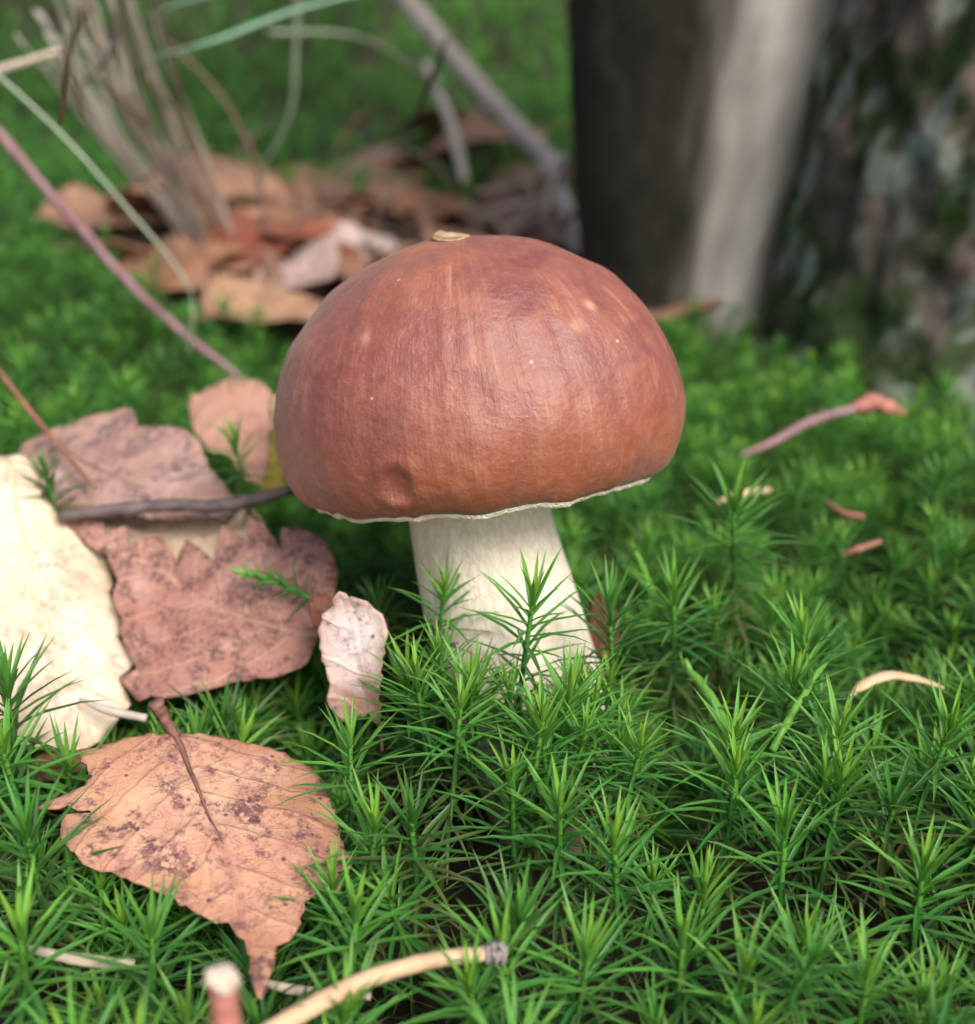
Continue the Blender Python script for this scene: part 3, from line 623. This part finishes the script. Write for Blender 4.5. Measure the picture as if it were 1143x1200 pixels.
M_RED = twig_mat('red_stalk', (.19, .075, .05), (.28, .13, .085), 1.0)
M_GREEN = twig_mat('green_blade', (.13, .27, .17), (.17, .32, .20), .3, .45)
M_GRN2 = twig_mat('grey_green_blade', (.30, .36, .26), (.24, .31, .21), .4, .5)
M_ASH = twig_mat('ash_grey_end', (.16, .14, .13), (.30, .27, .26), 3)
M_BUD = twig_mat('bud_scale', (.42, .17, .13), (.34, .13, .10), 2)
stick('twig', 'dark blackish twig lying across the pink-brown leaf', 'twig', [(70,604,'y',3.1),(150,596,'y',3.2),(205,592,'y',3.4),(265,592,'y',3.6),(345,574,'y',4.4)], [.16,.19,.17,.22,.14], M_DARK, rough=.35, seed=1)
stick('stalk', 'thin red-brown stalk leaning across the pink-brown leaf', 'stalk', [(-25,405,'y',9.0),(0,436,'y',8.4),(50,500,'y',6.6),(112,572,'y',4.2)], [.06,.07,.085,.07], M_RED, seed=2)
stick('twig', 'long pinkish-purple twig slanting down through the left moss', 'twig', [(-40,125,'y',25),(0,158,'y',24.5),(42,208,'y',24),(72,242,'y',23.6),(150,330,'y',22.5),(215,390,'y',21),(285,445,'y',19)], [.25,.24,.19,.21,.17,.14], M_PINK, rough=.45, seed=3, n=50)
stick('grass_strand', 'long pale grey-green grass blade bending down in front of left moss', 'grass', [(-30,75,'y',20),(0,90,'y',20),(80,165,'y',20),(150,245,'y',20),(205,310,'y',20),(226,355,'y',20),(221,420,'y',20.4)], [.15,.16,.15,.11,.07], M_GRN2, flat=.35, rough=.1, seed=4, n=50)
stick('twig', 'pinkish bent twig with a pointed bud lying on the right moss', 'twig', [(868,534,'y',12.5),(906,518,'y',13.2),(950,494,'y',13.6),(1005,478,'y',14)], [.07,.16,.17,.16], M_PINK, seed=5,
      caps=[('bud', [(1000,479,'y',14),(1020,473,'y',14.1),(1040,476,'y',14.2),(1062,485,'y',14.2)], [.15,.36,.26,.04], M_BUD)])
stick('straw_piece', 'curved tan dry stalk piece resting on the right moss', 'straw', [(996,816,'z',.9),(1012,803,'z',1.1),(1040,792,'z',1.2),(1075,796,'z',1.1),(1106,806,'z',.9)], [.05,.15,.17,.13,.06], M_STRAW, flat=.6, seed=6)
stick('straw_piece', 'small pale straw fragment in the moss beside the cap rim', 'straw', [(838,590,'z',1.2),(868,579,'z',1.5),(902,574,'z',1.4)], [.06,.15,.10], M_STRAW, seed=7)
stick('twig', 'tiny reddish twig fragment in the moss beyond the upright shoot', 'twig', [(968,588,'z',1.3),(985,600,'z',1.4),(1012,607,'z',1.4)], [.08,.12,.13], M_RED, seed=8)
stick('straw_piece', 'short orange-brown bud scale lying in the right moss', 'straw', [(985,650,'z',1.2),(1005,643,'z',1.4),(1032,634,'z',1.5)], [.05,.16,.10], M_RED, seed=9, flat=.6)
stick('straw_stick', 'pale straw-coloured stick with a grey frayed end lying on the front moss', 'stick', [(290,1225,'z',1.1),(340,1195,'z',1.1),(420,1152,'z',1.0),(500,1127,'z',.9),(572,1117,'z',.8)], [.17,.17,.16,.15,.14], M_STRAW, seed=10, rough=.12, n=40,
      caps=[('frayed_end', [(568,1118,'z',.8),(580,1117,'z',.8),(594,1121,'z',.76)], [.155,.21,.15], M_ASH)])
stick('twig_stub', 'blurred pinkish-grey twig stub sticking up out of the front moss', 'twig', [(268,1290,'y',-13.2),(266,1215,'y',-13.2),(261,1146,'y',-13.0)], [.21,.21,.20], M_BUD, seed=11, rough=.3,
      caps=[('broken_tip', [(261,1149,'y',-13.0),(262,1143,'y',-13.0)], [.205,.18], M_PALE)])
stick('straw_piece', 'pale dry straw piece lying under the spotted orange leaf', 'straw', [(35,1112,'z',-.1),(90,1124,'z',0),(158,1131,'z',-.2)], [.08,.12,.10], M_PALE, seed=12)
stick('straw_piece', 'short pale straw piece by the tip of the spotted orange leaf', 'straw', [(300,1148,'z',-.4),(345,1160,'z',-.3),(435,1168,'z',-.4)], [.06,.10,.07], M_PALE, seed=13)
stick('twig', 'thin grey twig lying at the lower edge of the cream leaf', 'twig', [(94,819,'z',.6),(125,832,'z',.5),(172,842,'z',.4)], [.05,.11,.10], M_GREYT, seed=14)
stick('twig', 'bleached white stick lying across the top of the dry grass tuft', 'stick', [(-40,92,'y',30),(0,82,'y',30),(72,60,'y',30)], [.19,.20,.15], M_PALE, seed=15)
# dry grass tuft with its blades
BLADE = twig_mat('dry_brown_blade', (.22, .15, .11), (.30, .22, .16), .4)
M_TUFT = twig_mat('bleached_grass', (.84, .79, .73), (.74, .66, .60), .5)
def tuft():
    b0 = P(252, 292, y=47); r = empty('dry_grass_tuft', b0, 'pale bleached dry grass tuft leaning left over the moss', 'grass'); rg = random.Random(5)
    for i in range(34):
        a = rg.gauss(0, 1.15); top = (96 + a * 30, 20 + rg.uniform(-90, 80)); mid_ = (172 + a * 21 + rg.gauss(0, 5), 165 + rg.uniform(-14, 14))
        base = (250 + a * 9 + rg.gauss(0, 6), 292 + rg.uniform(-12, 10)); yy = rg.uniform(-2.5, 2.5)
        V, F = tube([P(*base, y=46 + yy * .5), P(*mid_, y=40 + yy), P(*top, y=34 + yy * 1.5)], [.16, rg.uniform(.10, .24), .07], 18, 6, .4, .1, i); obj('blade', V, F, (M_TUFT, M_TUFT, M_GREYT, M_PALE, M_TUFT, BLADE)[i % 6], r, b0)
tuft()
stick('grass_strand', 'broad blue-green grass blade arching across the top above the litter', 'grass', [(165,72,'y',33),(250,48,'y',34),(340,14,'y',36),(440,-12,'y',38)], [.10,.50,.55,.5], M_GREEN, flat=.25, rough=.05, seed=20)
stick('grass_strand', 'second blue-green grass blade above the broad one', 'grass', [(172,20,'y',34),(215,4,'y',34),(275,-12,'y',34)], [.25,.5,.5], M_GREEN, flat=.25, rough=.05, seed=21)
stick('grass_strand', 'faded grass blade turning from blue-green to yellow-green behind the litter', 'grass', [(315,38,'y',55),(400,40,'y',58),(455,60,'y',60),(520,105,'y',62),(580,150,'y',64)], [.5,.55,.5,.4,.1], M_GRN2, flat=.3, rough=.05, seed=22)
stick('grass_strand', 'thin pale grass strand curving down to the dark red leaf', 'grass', [(350,-15,'y',40),(347,60,'y',41),(342,130,'y',42),(315,185,'y',43),(285,235,'y',44)], [.17,.18,.16,.10], M_GRN2, flat=.5, seed=23)
stick('grass_strand', 'thin brown dead grass strand arching right of the dry tuft', 'grass', [(180,35,'y',42),(230,80,'y',43),(270,130,'y',44),(300,195,'y',45),(312,265,'y',46)], [.10,.20,.24,.2], BLADE, flat=.5, seed=24)
stick('grass_strand', 'dull olive grass strand between the dry tuft and brown strand', 'grass', [(170,70,'y',46),(205,130,'y',46),(255,190,'y',47),(300,240,'y',48)], [.10,.16,.18,.14], BLADE, flat=.5, seed=25)
stick('grass_strand', 'dark thin blade crossing the top of the dry tuft', 'grass', [(95,100,'y',32),(125,70,'y',32),(145,25,'y',32),(152,-20,'y',32)], [.14,.22,.2,.15], M_DARK, flat=.5, seed=26)
stick('grass_strand', 'dark thin blade crossing the lower part of the dry tuft', 'grass', [(150,222,'y',38),(185,200,'y',38),(225,172,'y',39)], [.1,.24,.14], M_DARK, flat=.5, seed=27)
stick('grass_strand', 'brown upright grass stalk standing among the far litter leaves', 'grass', [(440,260,'y',58),(460,210,'y',58),(420,190,'y',58)], [.15,.2,.1], BLADE, flat=.5, seed=28)
stick('branch', 'long grey fallen branch slanting towards the foot of the grey trunk', 'branch', [(455,-30,'y',92),(500,30,'y',86),(560,100,'y',78),(615,160,'y',70),(655,195,'y',64)], [.9,1.0,.85,.8,.6], M_GREYT, seed=30, n=50)
stick('branch', 'grey root-like branch running down beside the grey trunk', 'branch', [(640,190,'y',63),(660,240,'y',58),(690,300,'y',50),(735,345,'y',42),(770,365,'y',37)], [.7,.75,.65,.5,.3], M_GREYT, seed=31, n=40)
stick('branch', 'thin pale branch leaning behind the cap crown', 'branch', [(500,75,'y',80),(530,150,'y',72),(545,215,'y',66)], [.4,.5,.4], M_GREYT, seed=32)
rg = random.Random(31)
for i in range(26):
    x0, y0 = rg.uniform(20, 560), rg.uniform(60, 270); L_ = rg.uniform(60, 150); an = rg.uniform(.3, 2.6); x1, y1 = x0 - math.cos(an) * L_, y0 - math.sin(an) * L_
    if y0 > 170 and x0 < 180: continue
    z = 0
    for _ in range(6): q = P(x0, y0, z=z); z = float(T(q[0], q[1])) - .5
    yb = q[1]; st_ = yb - rg.uniform(2, 8)
    stick('grass_strand', 'thin blurred dry grass strand sticking up from the slope around the litter', 'grass', [(x0, y0, 'y', yb), ((x0 + x1) / 2 + rg.uniform(-12, 12), (y0 + y1) / 2 - 10, 'y', (yb + st_) / 2), (x1, y1, 'y', st_)], [.14 * (yb + 24) / 60, .17 * (yb + 24) / 60, .05], (BLADE, M_GREYT, M_DARK, M_GRN2)[i % 4], flat=.5, seed=70 + i, group='thin dry grass strands around the litter', n=14, k=6)
rg = random.Random(11)
for i, (x0, y0, x1, y1, l) in enumerate([(560,225,680,190,'upper crossing twig'), (585,280,665,205,'steep crossing twig'), (600,300,700,230,'long crossing twig'), (560,262,640,232,'short twig under the tangle'), (610,200,650,290,'upright twig in the tangle'), (640,260,720,330,'lowest twig of the tangle'), (545,240,610,290,'left end twig of the tangle'), (660,180,640,250,'thin twig at the top of the tangle')]):
    yb = 50 + rg.uniform(-3, 8)
    stick('twig', 'grey-brown ' + l + ' beside the grey trunk', 'twig', [(x0, y0, 'y', yb + 2), ((x0 + x1) / 2 + rg.uniform(-8, 8), (y0 + y1) / 2 + rg.uniform(-8, 8), 'y', yb), (x1, y1, 'y', yb - 1)], [.25, .3, .2], M_GREYT if i % 2 else BLADE, seed=40 + i, group='tangled twigs beside the grey trunk')
stick('twig', 'pale grey twig end pointing at the grey trunk', 'twig', [(728,330,'y',39),(755,320,'y',39),(783,310,'y',39)], [.3,.34,.28], M_PALE, seed=50)

# ------------------------------------------------------------------ moss
def leaves_geo(n, base, az, phi0, kap, L, wd, age, rnd, hi):
    ts = np.array([0, .34, .70, 1.0]) if hi else np.array([0, .45, 1.0])
    prof_ = [.75, 1.0, .62] if hi else [.85, .9]
    rad = np.stack([np.cos(az), np.sin(az), 0 * az], 1); side = np.stack([-np.sin(az), np.cos(az), 0 * az], 1); zz = np.array([0, 0, 1.0])
    pos = base.copy(); V = []; A = []
    for k, t in enumerate(ts):
        if k:
            pm = (phi0 + kap * (t + ts[k - 1]) / 2)[:, None]; pos = pos + (L * (t - ts[k - 1]))[:, None] * (np.sin(pm) * rad + np.cos(pm) * zz)
        ph = (phi0 + kap * t)[:, None]; nr = -np.cos(ph) * rad + np.sin(ph) * zz
        if k < len(ts) - 1:
            w2 = (wd * prof_[k] / 2)[:, None]
            row = [pos - side * w2 + nr * w2 * .35, pos - nr * w2 * .35, pos + side * w2 + nr * w2 * .35] if hi else [pos - side * w2, pos + side * w2]
        else: row = [pos]
        for q in row: V.append(q); A.append(np.stack([age, np.full(n, t), rnd], 1))
    m = len(V); V = np.stack(V, 1).reshape(-1, 3); A = np.stack(A, 1).reshape(-1, 3)
    f = []
    if hi:
        for r_ in range(2):
            b = 3 * r_
            for c in range(2): f += [(b + c, b + c + 1, b + c + 4), (b + c, b + c + 4, b + c + 3)]
        f += [(6, 7, 9), (7, 8, 9)]
    else: f = [(0, 1, 3), (0, 3, 2), (2, 3, 4)]
    f = np.array(f); F = (f[None] + (np.arange(n) * m)[:, None, None]).reshape(-1, 3)
    return V, F, A
def make_shoot(seed, hi=True, h=5.0):
    r = np.random.default_rng(seed); ln = r.uniform(-.5, .5, 2)
    path = lambda z: np.stack([ln[0] * (z / h) ** 2, ln[1] * (z / h) ** 2, z], -1)
    k = 5 if hi else 3; ns = 7 if hi else 3; zs = np.linspace(0, h, ns); V = []; A = []
    for z in zs:
        p = path(np.array(z)); q = .085 * (1 - .35 * z / h)
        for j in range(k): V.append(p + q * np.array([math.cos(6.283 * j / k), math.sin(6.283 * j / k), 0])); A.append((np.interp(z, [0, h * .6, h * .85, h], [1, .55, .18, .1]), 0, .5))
    F = []
    for i in range(ns - 1):
        for j in range(k):
            a, b, c, d = i * k + j, i * k + (j + 1) % k, (i + 1) * k + (j + 1) % k, (i + 1) * k + j; F += [(a, b, c), (a, c, d)]
    parts = {'stem': (np.array(V), np.array(F), np.array(A))}
    n1 = int(r.integers(26, 34)) if hi else 16; u = np.linspace(0, 1, n1); op = r.uniform(.75, 1.12)
    s = .02 + 1.25 * u ** 1.2
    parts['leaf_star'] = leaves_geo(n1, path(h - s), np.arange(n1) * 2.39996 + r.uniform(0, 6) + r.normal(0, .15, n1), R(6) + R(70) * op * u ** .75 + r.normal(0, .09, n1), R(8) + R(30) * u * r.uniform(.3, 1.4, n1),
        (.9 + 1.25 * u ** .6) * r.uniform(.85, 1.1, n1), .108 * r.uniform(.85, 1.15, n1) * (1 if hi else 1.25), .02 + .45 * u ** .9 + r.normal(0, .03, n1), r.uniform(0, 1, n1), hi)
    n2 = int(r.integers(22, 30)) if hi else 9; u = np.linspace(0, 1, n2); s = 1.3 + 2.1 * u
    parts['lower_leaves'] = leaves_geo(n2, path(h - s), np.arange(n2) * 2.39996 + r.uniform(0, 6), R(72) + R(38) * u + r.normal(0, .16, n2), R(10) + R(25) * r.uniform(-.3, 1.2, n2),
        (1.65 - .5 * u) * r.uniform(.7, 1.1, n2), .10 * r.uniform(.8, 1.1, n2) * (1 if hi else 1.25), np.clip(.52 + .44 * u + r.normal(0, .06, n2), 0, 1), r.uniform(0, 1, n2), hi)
    return parts
H0 = 5.0
def older(p, d):                                     # browned shoot
    for k_ in ('leaf_star', 'lower_leaves'):
        v, f, a = p[k_]; a = a.copy(); a[:, 0] = np.clip(a[:, 0] + d, 0, 1); p[k_] = (v, f, a)
    return p
PRO = [make_shoot(100 + i, True, H0) for i in range(14)]
for k_, d_ in ((11, .12), (12, .2), (13, .38)): older(PRO[k_], d_)
LOW = [make_shoot(200 + i, False, H0) for i in range(8)]
def join(parts):
    V, F, A, k = [], [], [], 0
    for v, f, a in parts: V.append(v); F.append(f + k); A.append(a); k += len(v)
    return np.vstack(V), np.vstack(F), np.vstack(A)
PROJ = [join(p.values()) for p in PRO]; LOWJ = [join(p.values()) for p in LOW]
PRO_ME = [{k: mesh_data('moss_' + k, *v[:2], M_MOSS, col=v[2]) for k, v in p.items()} for p in PRO]

rng = np.random.default_rng(77)
# heads of shoots that stand out in the photograph: pixel of the tip, distance y, scale, tilt
HERO = [(548,842,-5.6,.9),(600,850,-5.8,.95),(690,838,-4.6,.95),(640,868,-6.0,.9),(613,708,-3.4,1.0),(738,722,-2.6,1.0),(545,790,-3.9,1.0),(652,800,-4.6,1.0),(478,800,-3.6,.9),(880,590,2.2,1.15),(505,690,-1.6,.85),(440,700,1.0,.8),(870,850,-5.0,1.0),(845,905,-6.0,1.0),(970,835,-4.6,1.0),(1092,850,-4.8,1.05),(985,930,-6.4,1.05),(915,985,-7.4,1.05),(1090,1020,-7.8,1.1),
        (742,995,-7.6,1.0),(655,930,-6.8,1.0),(603,930,-6.6,1.0),(510,975,-7.2,1.0),(420,965,-7.0,.95),(405,880,-5.6,.9),(590,1060,-8.6,1.0),(670,1110,-9.4,1.0),(800,1120,-9.6,1.0),(860,1150,-10,1.0),(1010,1150,-10.0,1.05),(960,900,-5.6,.9),(1040,920,-6.0,1.0),
        (20,790,-3.6,1.1),(10,880,-5.6,1.05),(372,1052,-8.3,.8),(165,1118,-9.8,.95),(25,1090,-9.4,1.1),(420,1090,-9.2,1.0),(620,1120,-9.6,1.05),(540,1140,-10.0,.9),(65,560,3.6,.8),(268,520,4.6,.7),(920,790,-3.2,1.0),(805,700,-.6,1.0),(960,740,-2.2,1.0),(735,880,-5.6,.8),(706,792,-2.6,.85),(722,835,-3.4,.9),(672,812,-3.4,.8),(635,832,-4.2,.85),(588,818,-4.2,.85),(556,796,-3.6,.8),(526,762,-3.0,.8),(660,850,-5.0,.85),(712,868,-4.6,.9),(500,800,-4.2,.85)]
spots_ = []                                          # x, y, ztop, scale, hero
for px, py, y, s in HERO:
    p = P(px, py, y=y); spots_.append((p[0], p[1], p[2], s, True))
LP = [([tuple(map(float, q)) for q in l[0]], l[1], l[2], [tuple(map(float, q)) for q in l[3]], None) for l in LEAVES]
stem_poly = [(470, 600), (640, 600), (690, 700), (705, 790), (660, 830), (560, 815), (500, 760), (478, 700)]
cap_poly = [(330, 520), (350, 400), (430, 300), (560, 275), (700, 310), (790, 420), (800, 500), (775, 580), (640, 600), (430, 622), (350, 590)]
twig_keep = [[(325,1210),(420,1145),(570,1108),(600,1118),(500,1140),(360,1210)], [(990,820),(1040,785),(1110,800),(1105,815),(1040,802),(1000,825)], [(895,525),(950,490),(1060,465),(1065,490),(960,505),(905,530)], [(75,600),(340,570),(345,590),(90,612)]]
def cand(y0, y1, step, marg):
    out = []; y = y0
    while y < y1:
        d = (y + 24) * .906 + 7; hw = 571 / FPX * d * marg + 1.5
        for x in np.arange(-hw, hw, step): out.append((x + rng.uniform(-.45, .45) * step, y + rng.uniform(-.45, .45) * step))
        y += step
    return out
nearS, farS = list(spots_), []
heads = np.array([(a[0], a[1]) for a in spots_])
for x, y in cand(-16, 2, 1.14, 1.5) + cand(2, 42, .98, 1.35):
    if float(litter(x, y)) > .4 + rng.uniform(-.2, .2): continue
    if np.min((heads[:, 0] - x) ** 2 + (heads[:, 1] - y) ** 2) < .8: continue
    if ((x - 1.05) / 2.3) ** 2 + ((y - .0) / 2.3) ** 2 < 1: continue          # mushroom stem
    if ((x - MTX) / 15.2) ** 2 + ((y - MTY) / 15.0) ** 2 < 1 or ((x - GTX) / 6.6) ** 2 + ((y - GTY) / 5.8) ** 2 < 1: continue
    t = float(T(x, y)); s = rng.uniform(.68, 1.1) * (1 - .16 * float(sstep(-2, 8, y)))
    z = t + rng.normal(-.3, .85) + 1.1 * nz(x * .35, y * .35, 8)
    # stay below leaves lying over this spot
    skip = False
    for pl, A, n, plan, LV in LP:
        if inp(x, y, plan):
            zl = A[2] - (n[0] * (x - A[0]) + n[1] * (y - A[1])) / n[2] if abs(n[2]) > .15 else z
            z = min(z, zl - 2.4)
        elif any(inp(x + ox, y + oy, plan) for ox, oy in ((.9, 0), (-.9, 0), (0, .9), (0, -.9))):
            zl = A[2] - (n[0] * (x - A[0]) + n[1] * (y - A[1])) / n[2] if abs(n[2]) > .15 else z
            z = min(z, max(zl - .9, t - 2.5))
    if z < t - 3.2: continue
    dm = math.hypot(x + .1, y - 1)
    if dm < 4.9: z = min(z, 2.2)
    px, py, dep = proj((x, y, z)); r_ = 1287 / dep
    for pl, A, n, plan, LV in LP:
        for (qx, qy) in ((px, py), (px - .9 * r_, py + .7 * r_), (px + .9 * r_, py + .7 * r_), (px, py + .8 * r_)):
            if inp(qx, qy, pl):
                d = ray(qx, qy); tt = ((A - CAM) @ n) / (d @ n)
                if tt > dep - .4: skip = True
        if skip: break
    if inp(px, py + .3 * r_, stem_poly) and y < .5: skip = True
    if inp(px, py, cap_poly) and y < 1: skip = True
    for tk in twig_keep:
        if (inp(px, py + .2 * r_, tk) or inp(px, py + .7 * r_, tk)): z -= .9
    if skip: continue
    nearS.append((x, y, z, s, False))
for x, y in cand(42, 120, 1.75, 1.5):
    if float(litter(x, y)) > .45 + rng.uniform(-.15, .15): continue
    if ((x - MTX) / 15.2) ** 2 + ((y - MTY) / 15.0) ** 2 < 1 or ((x - GTX) / 6) ** 2 + ((y - GTY) / 6) ** 2 < 1: continue
    farS.append((x, y, float(T(x, y)) + rng.normal(0, .7) + 1.0 * nz(x * .2, y * .2, 8), rng.uniform(.9, 1.25)))
for x, y in cand(120, 340, 4.4, 1.45):
    if float(litter(x, y)) > .5: continue
    farS.append((x, y, float(T(x, y)) + rng.normal(0, 1.2) + 2.5 * nz(x * .06, y * .06, 8), rng.uniform(2.0, 2.6)))
def xf(x, y, z, s, tilt):
    a = rng.uniform(0, 2 * math.pi); ta = rng.uniform(0, 2 * math.pi)
    M_ = Matrix.Rotation(abs(rng.normal(0, tilt)), 3, Vector((math.cos(ta), math.sin(ta), 0))) @ Matrix.Rotation(a, 3, 'Z')
    M_ = np.array(M_) * s; tip = M_ @ np.array([0, 0, H0]); return M_, np.array([x, y, z]) - tip
scored = []
for i, (x, y, z, s, hero) in enumerate(nearS):
    px, py, d = proj((x, y, z)); vis = -20 < px < 1163 and 0 < py < 1215 and not inp(px, py, cap_poly)
    scored.append((0 if hero else (d if vis else 1e6), i))
scored.sort(); indiv = {i for k, (d, i) in enumerate(scored[:290]) if d < 1e5}
SPECIAL = {4: 'tall moss shoot standing directly in front of the cream mushroom stem', 5: 'upright moss shoot with long bare stem at the right edge of the mushroom stem',
           9: 'tall dark moss shoot rising above the carpet beside the pale straw fragment', 32: 'moss shoot rising in front of the large cream-yellow leaf', 34: 'moss shoot overlapping the lower right edge of the spotted orange leaf',
           40: 'small moss shoot poking up between the cream leaf and dark twig', 41: 'small moss shoot growing between the dusky leaf and the salmon-pink leaf', 10: 'moss shoot at the left edge of the mushroom stem under the cap'}
carpet = []; GM = 'star-shaped moss shoots of the front moss carpet'
for i, (x, y, z, s, hero) in enumerate(nearS):
    M_, off = xf(x, y, z, s, .24 if not hero else .10); k = int(rng.integers(0, len(PRO)))
    if i in indiv:
        e = empty('moss_shoot', off, SPECIAL.get(i, 'green haircap moss shoot with spiky star of narrow leaves in the front carpet'), 'moss', None if i in SPECIAL else GM)
        e.matrix_basis = Matrix.Translation(Vector(off * U)) @ Matrix(M_.tolist()).to_4x4()
        for nm in ('stem', 'leaf_star', 'lower_leaves'):
            o = add(nm, PRO_ME[k][nm], e)
            if nm != 'stem': o['kind'] = 'stuff'
    else:
        v, f, a = PROJ[k]; a = a.copy(); a[:, 2] = (a[:, 2] + rng.uniform()) % 1; a[:, 0] = np.clip(a[:, 0] + .2 * sstep(-7, -15, x) * sstep(12, 22, y) * rng.uniform(.3, 1.3), 0, 1); carpet.append((v @ M_.T + off, f, a))
V, F, A = join(carpet)
mc = obj('moss_carpet', V, F, M_MOSS, col=A); tag(mc, 'dense green haircap moss carpet filling the forest floor around the mushroom', 'moss', kind='stuff')
far = []
for x, y, z, s in farS:
    M_, off = xf(x, y, z, s, .25); v, f, a = LOWJ[int(rng.integers(0, len(LOW)))]; a = a.copy(); a[:, 2] = (a[:, 2] + rng.uniform()) % 1; a[:, 0] = np.clip(a[:, 0] + (.22 * sstep(-12, -22, x) + .16 * sstep(60, 90, y)) * rng.uniform(.3, 1.3), 0, 1); far.append((v @ M_.T + off, f, a))  # the distance term puts the dimness of the forest beyond into the moss colour
V, F, A = join(far)
mf = obj('moss_slope', V, F, M_MOSS, col=A); tag(mf, 'blurred green moss covering the slope behind the leaf litter', 'moss', kind='stuff')

# moss sprig lying on the pinkish leaf, and bare creeping moss stems
def sprig(name, label, p0, p1, sc, nleaf, bare=0.0, seed=1, bend=.3, rad=.07):
    r = np.random.default_rng(seed); p0, p1 = np.array(p0), np.array(p1); ax = p1 - p0; ln = np.linalg.norm(ax); ax /= ln
    q = Vector((0, 0, 1)).rotation_difference(Vector(ax)).to_matrix(); Q = np.array(q)
    root = empty(name, p0, label, 'moss'); mid_ = (p0 + p1) / 2 + np.array([0, 0, bend])
    V, F = tube([p0, mid_, p1], [rad, rad, rad * .7], 20, 6, 1, .5, seed); A = np.tile([.12 if bare > .2 else .4, 0, .4], (len(V), 1)); obj('stem', V, F, M_MOSS, root, p0, col=A)
    u = np.linspace(0, 1, nleaf); c = spline([p0, mid_, p1], 60); idx = np.clip(((1 - (1 - bare) * u) * 59).astype(int), 0, 59)
    v, f, a = leaves_geo(nleaf, np.zeros((nleaf, 3)), np.arange(nleaf) * 2.4, R(10) + R(45) * u ** .7, np.full(nleaf, .3), sc * (.6 + .5 * u) * r.uniform(.8, 1.1, nleaf), np.full(nleaf, .13), .05 + .5 * u, r.uniform(0, 1, nleaf), True)
    v = v @ Q.T + np.repeat(c[idx], 10, 0); o = obj('leaves', v, f, M_MOSS, root, p0, col=a); o['kind'] = 'stuff'
    return root
sprig('moss_sprig', 'small green moss sprig lying on the pinkish jagged leaf', P(372, 706, y=.2), P(284, 672, y=1.0), .8, 26, .1, 3, .15)
sprig('moss_sprig', 'bare yellow-green moss stem leaning through the dark gap right of the mushroom', P(868, 885, y=-4.4), P(800, 775, y=-1.6), .5, 10, .3, 4, .2, .12)
sprig('moss_sprig', 'bare pale moss stem standing under the right cap rim', P(765, 700, y=2.0), P(742, 640, y=2.4), .5, 8, .4, 5, .1, .10)
sprig('moss_sprig', 'leaning bare moss stem rising in the right moss', P(905, 880, y=-5.0), P(960, 785, y=-3.4), .7, 12, .5, 6, .1, .09)
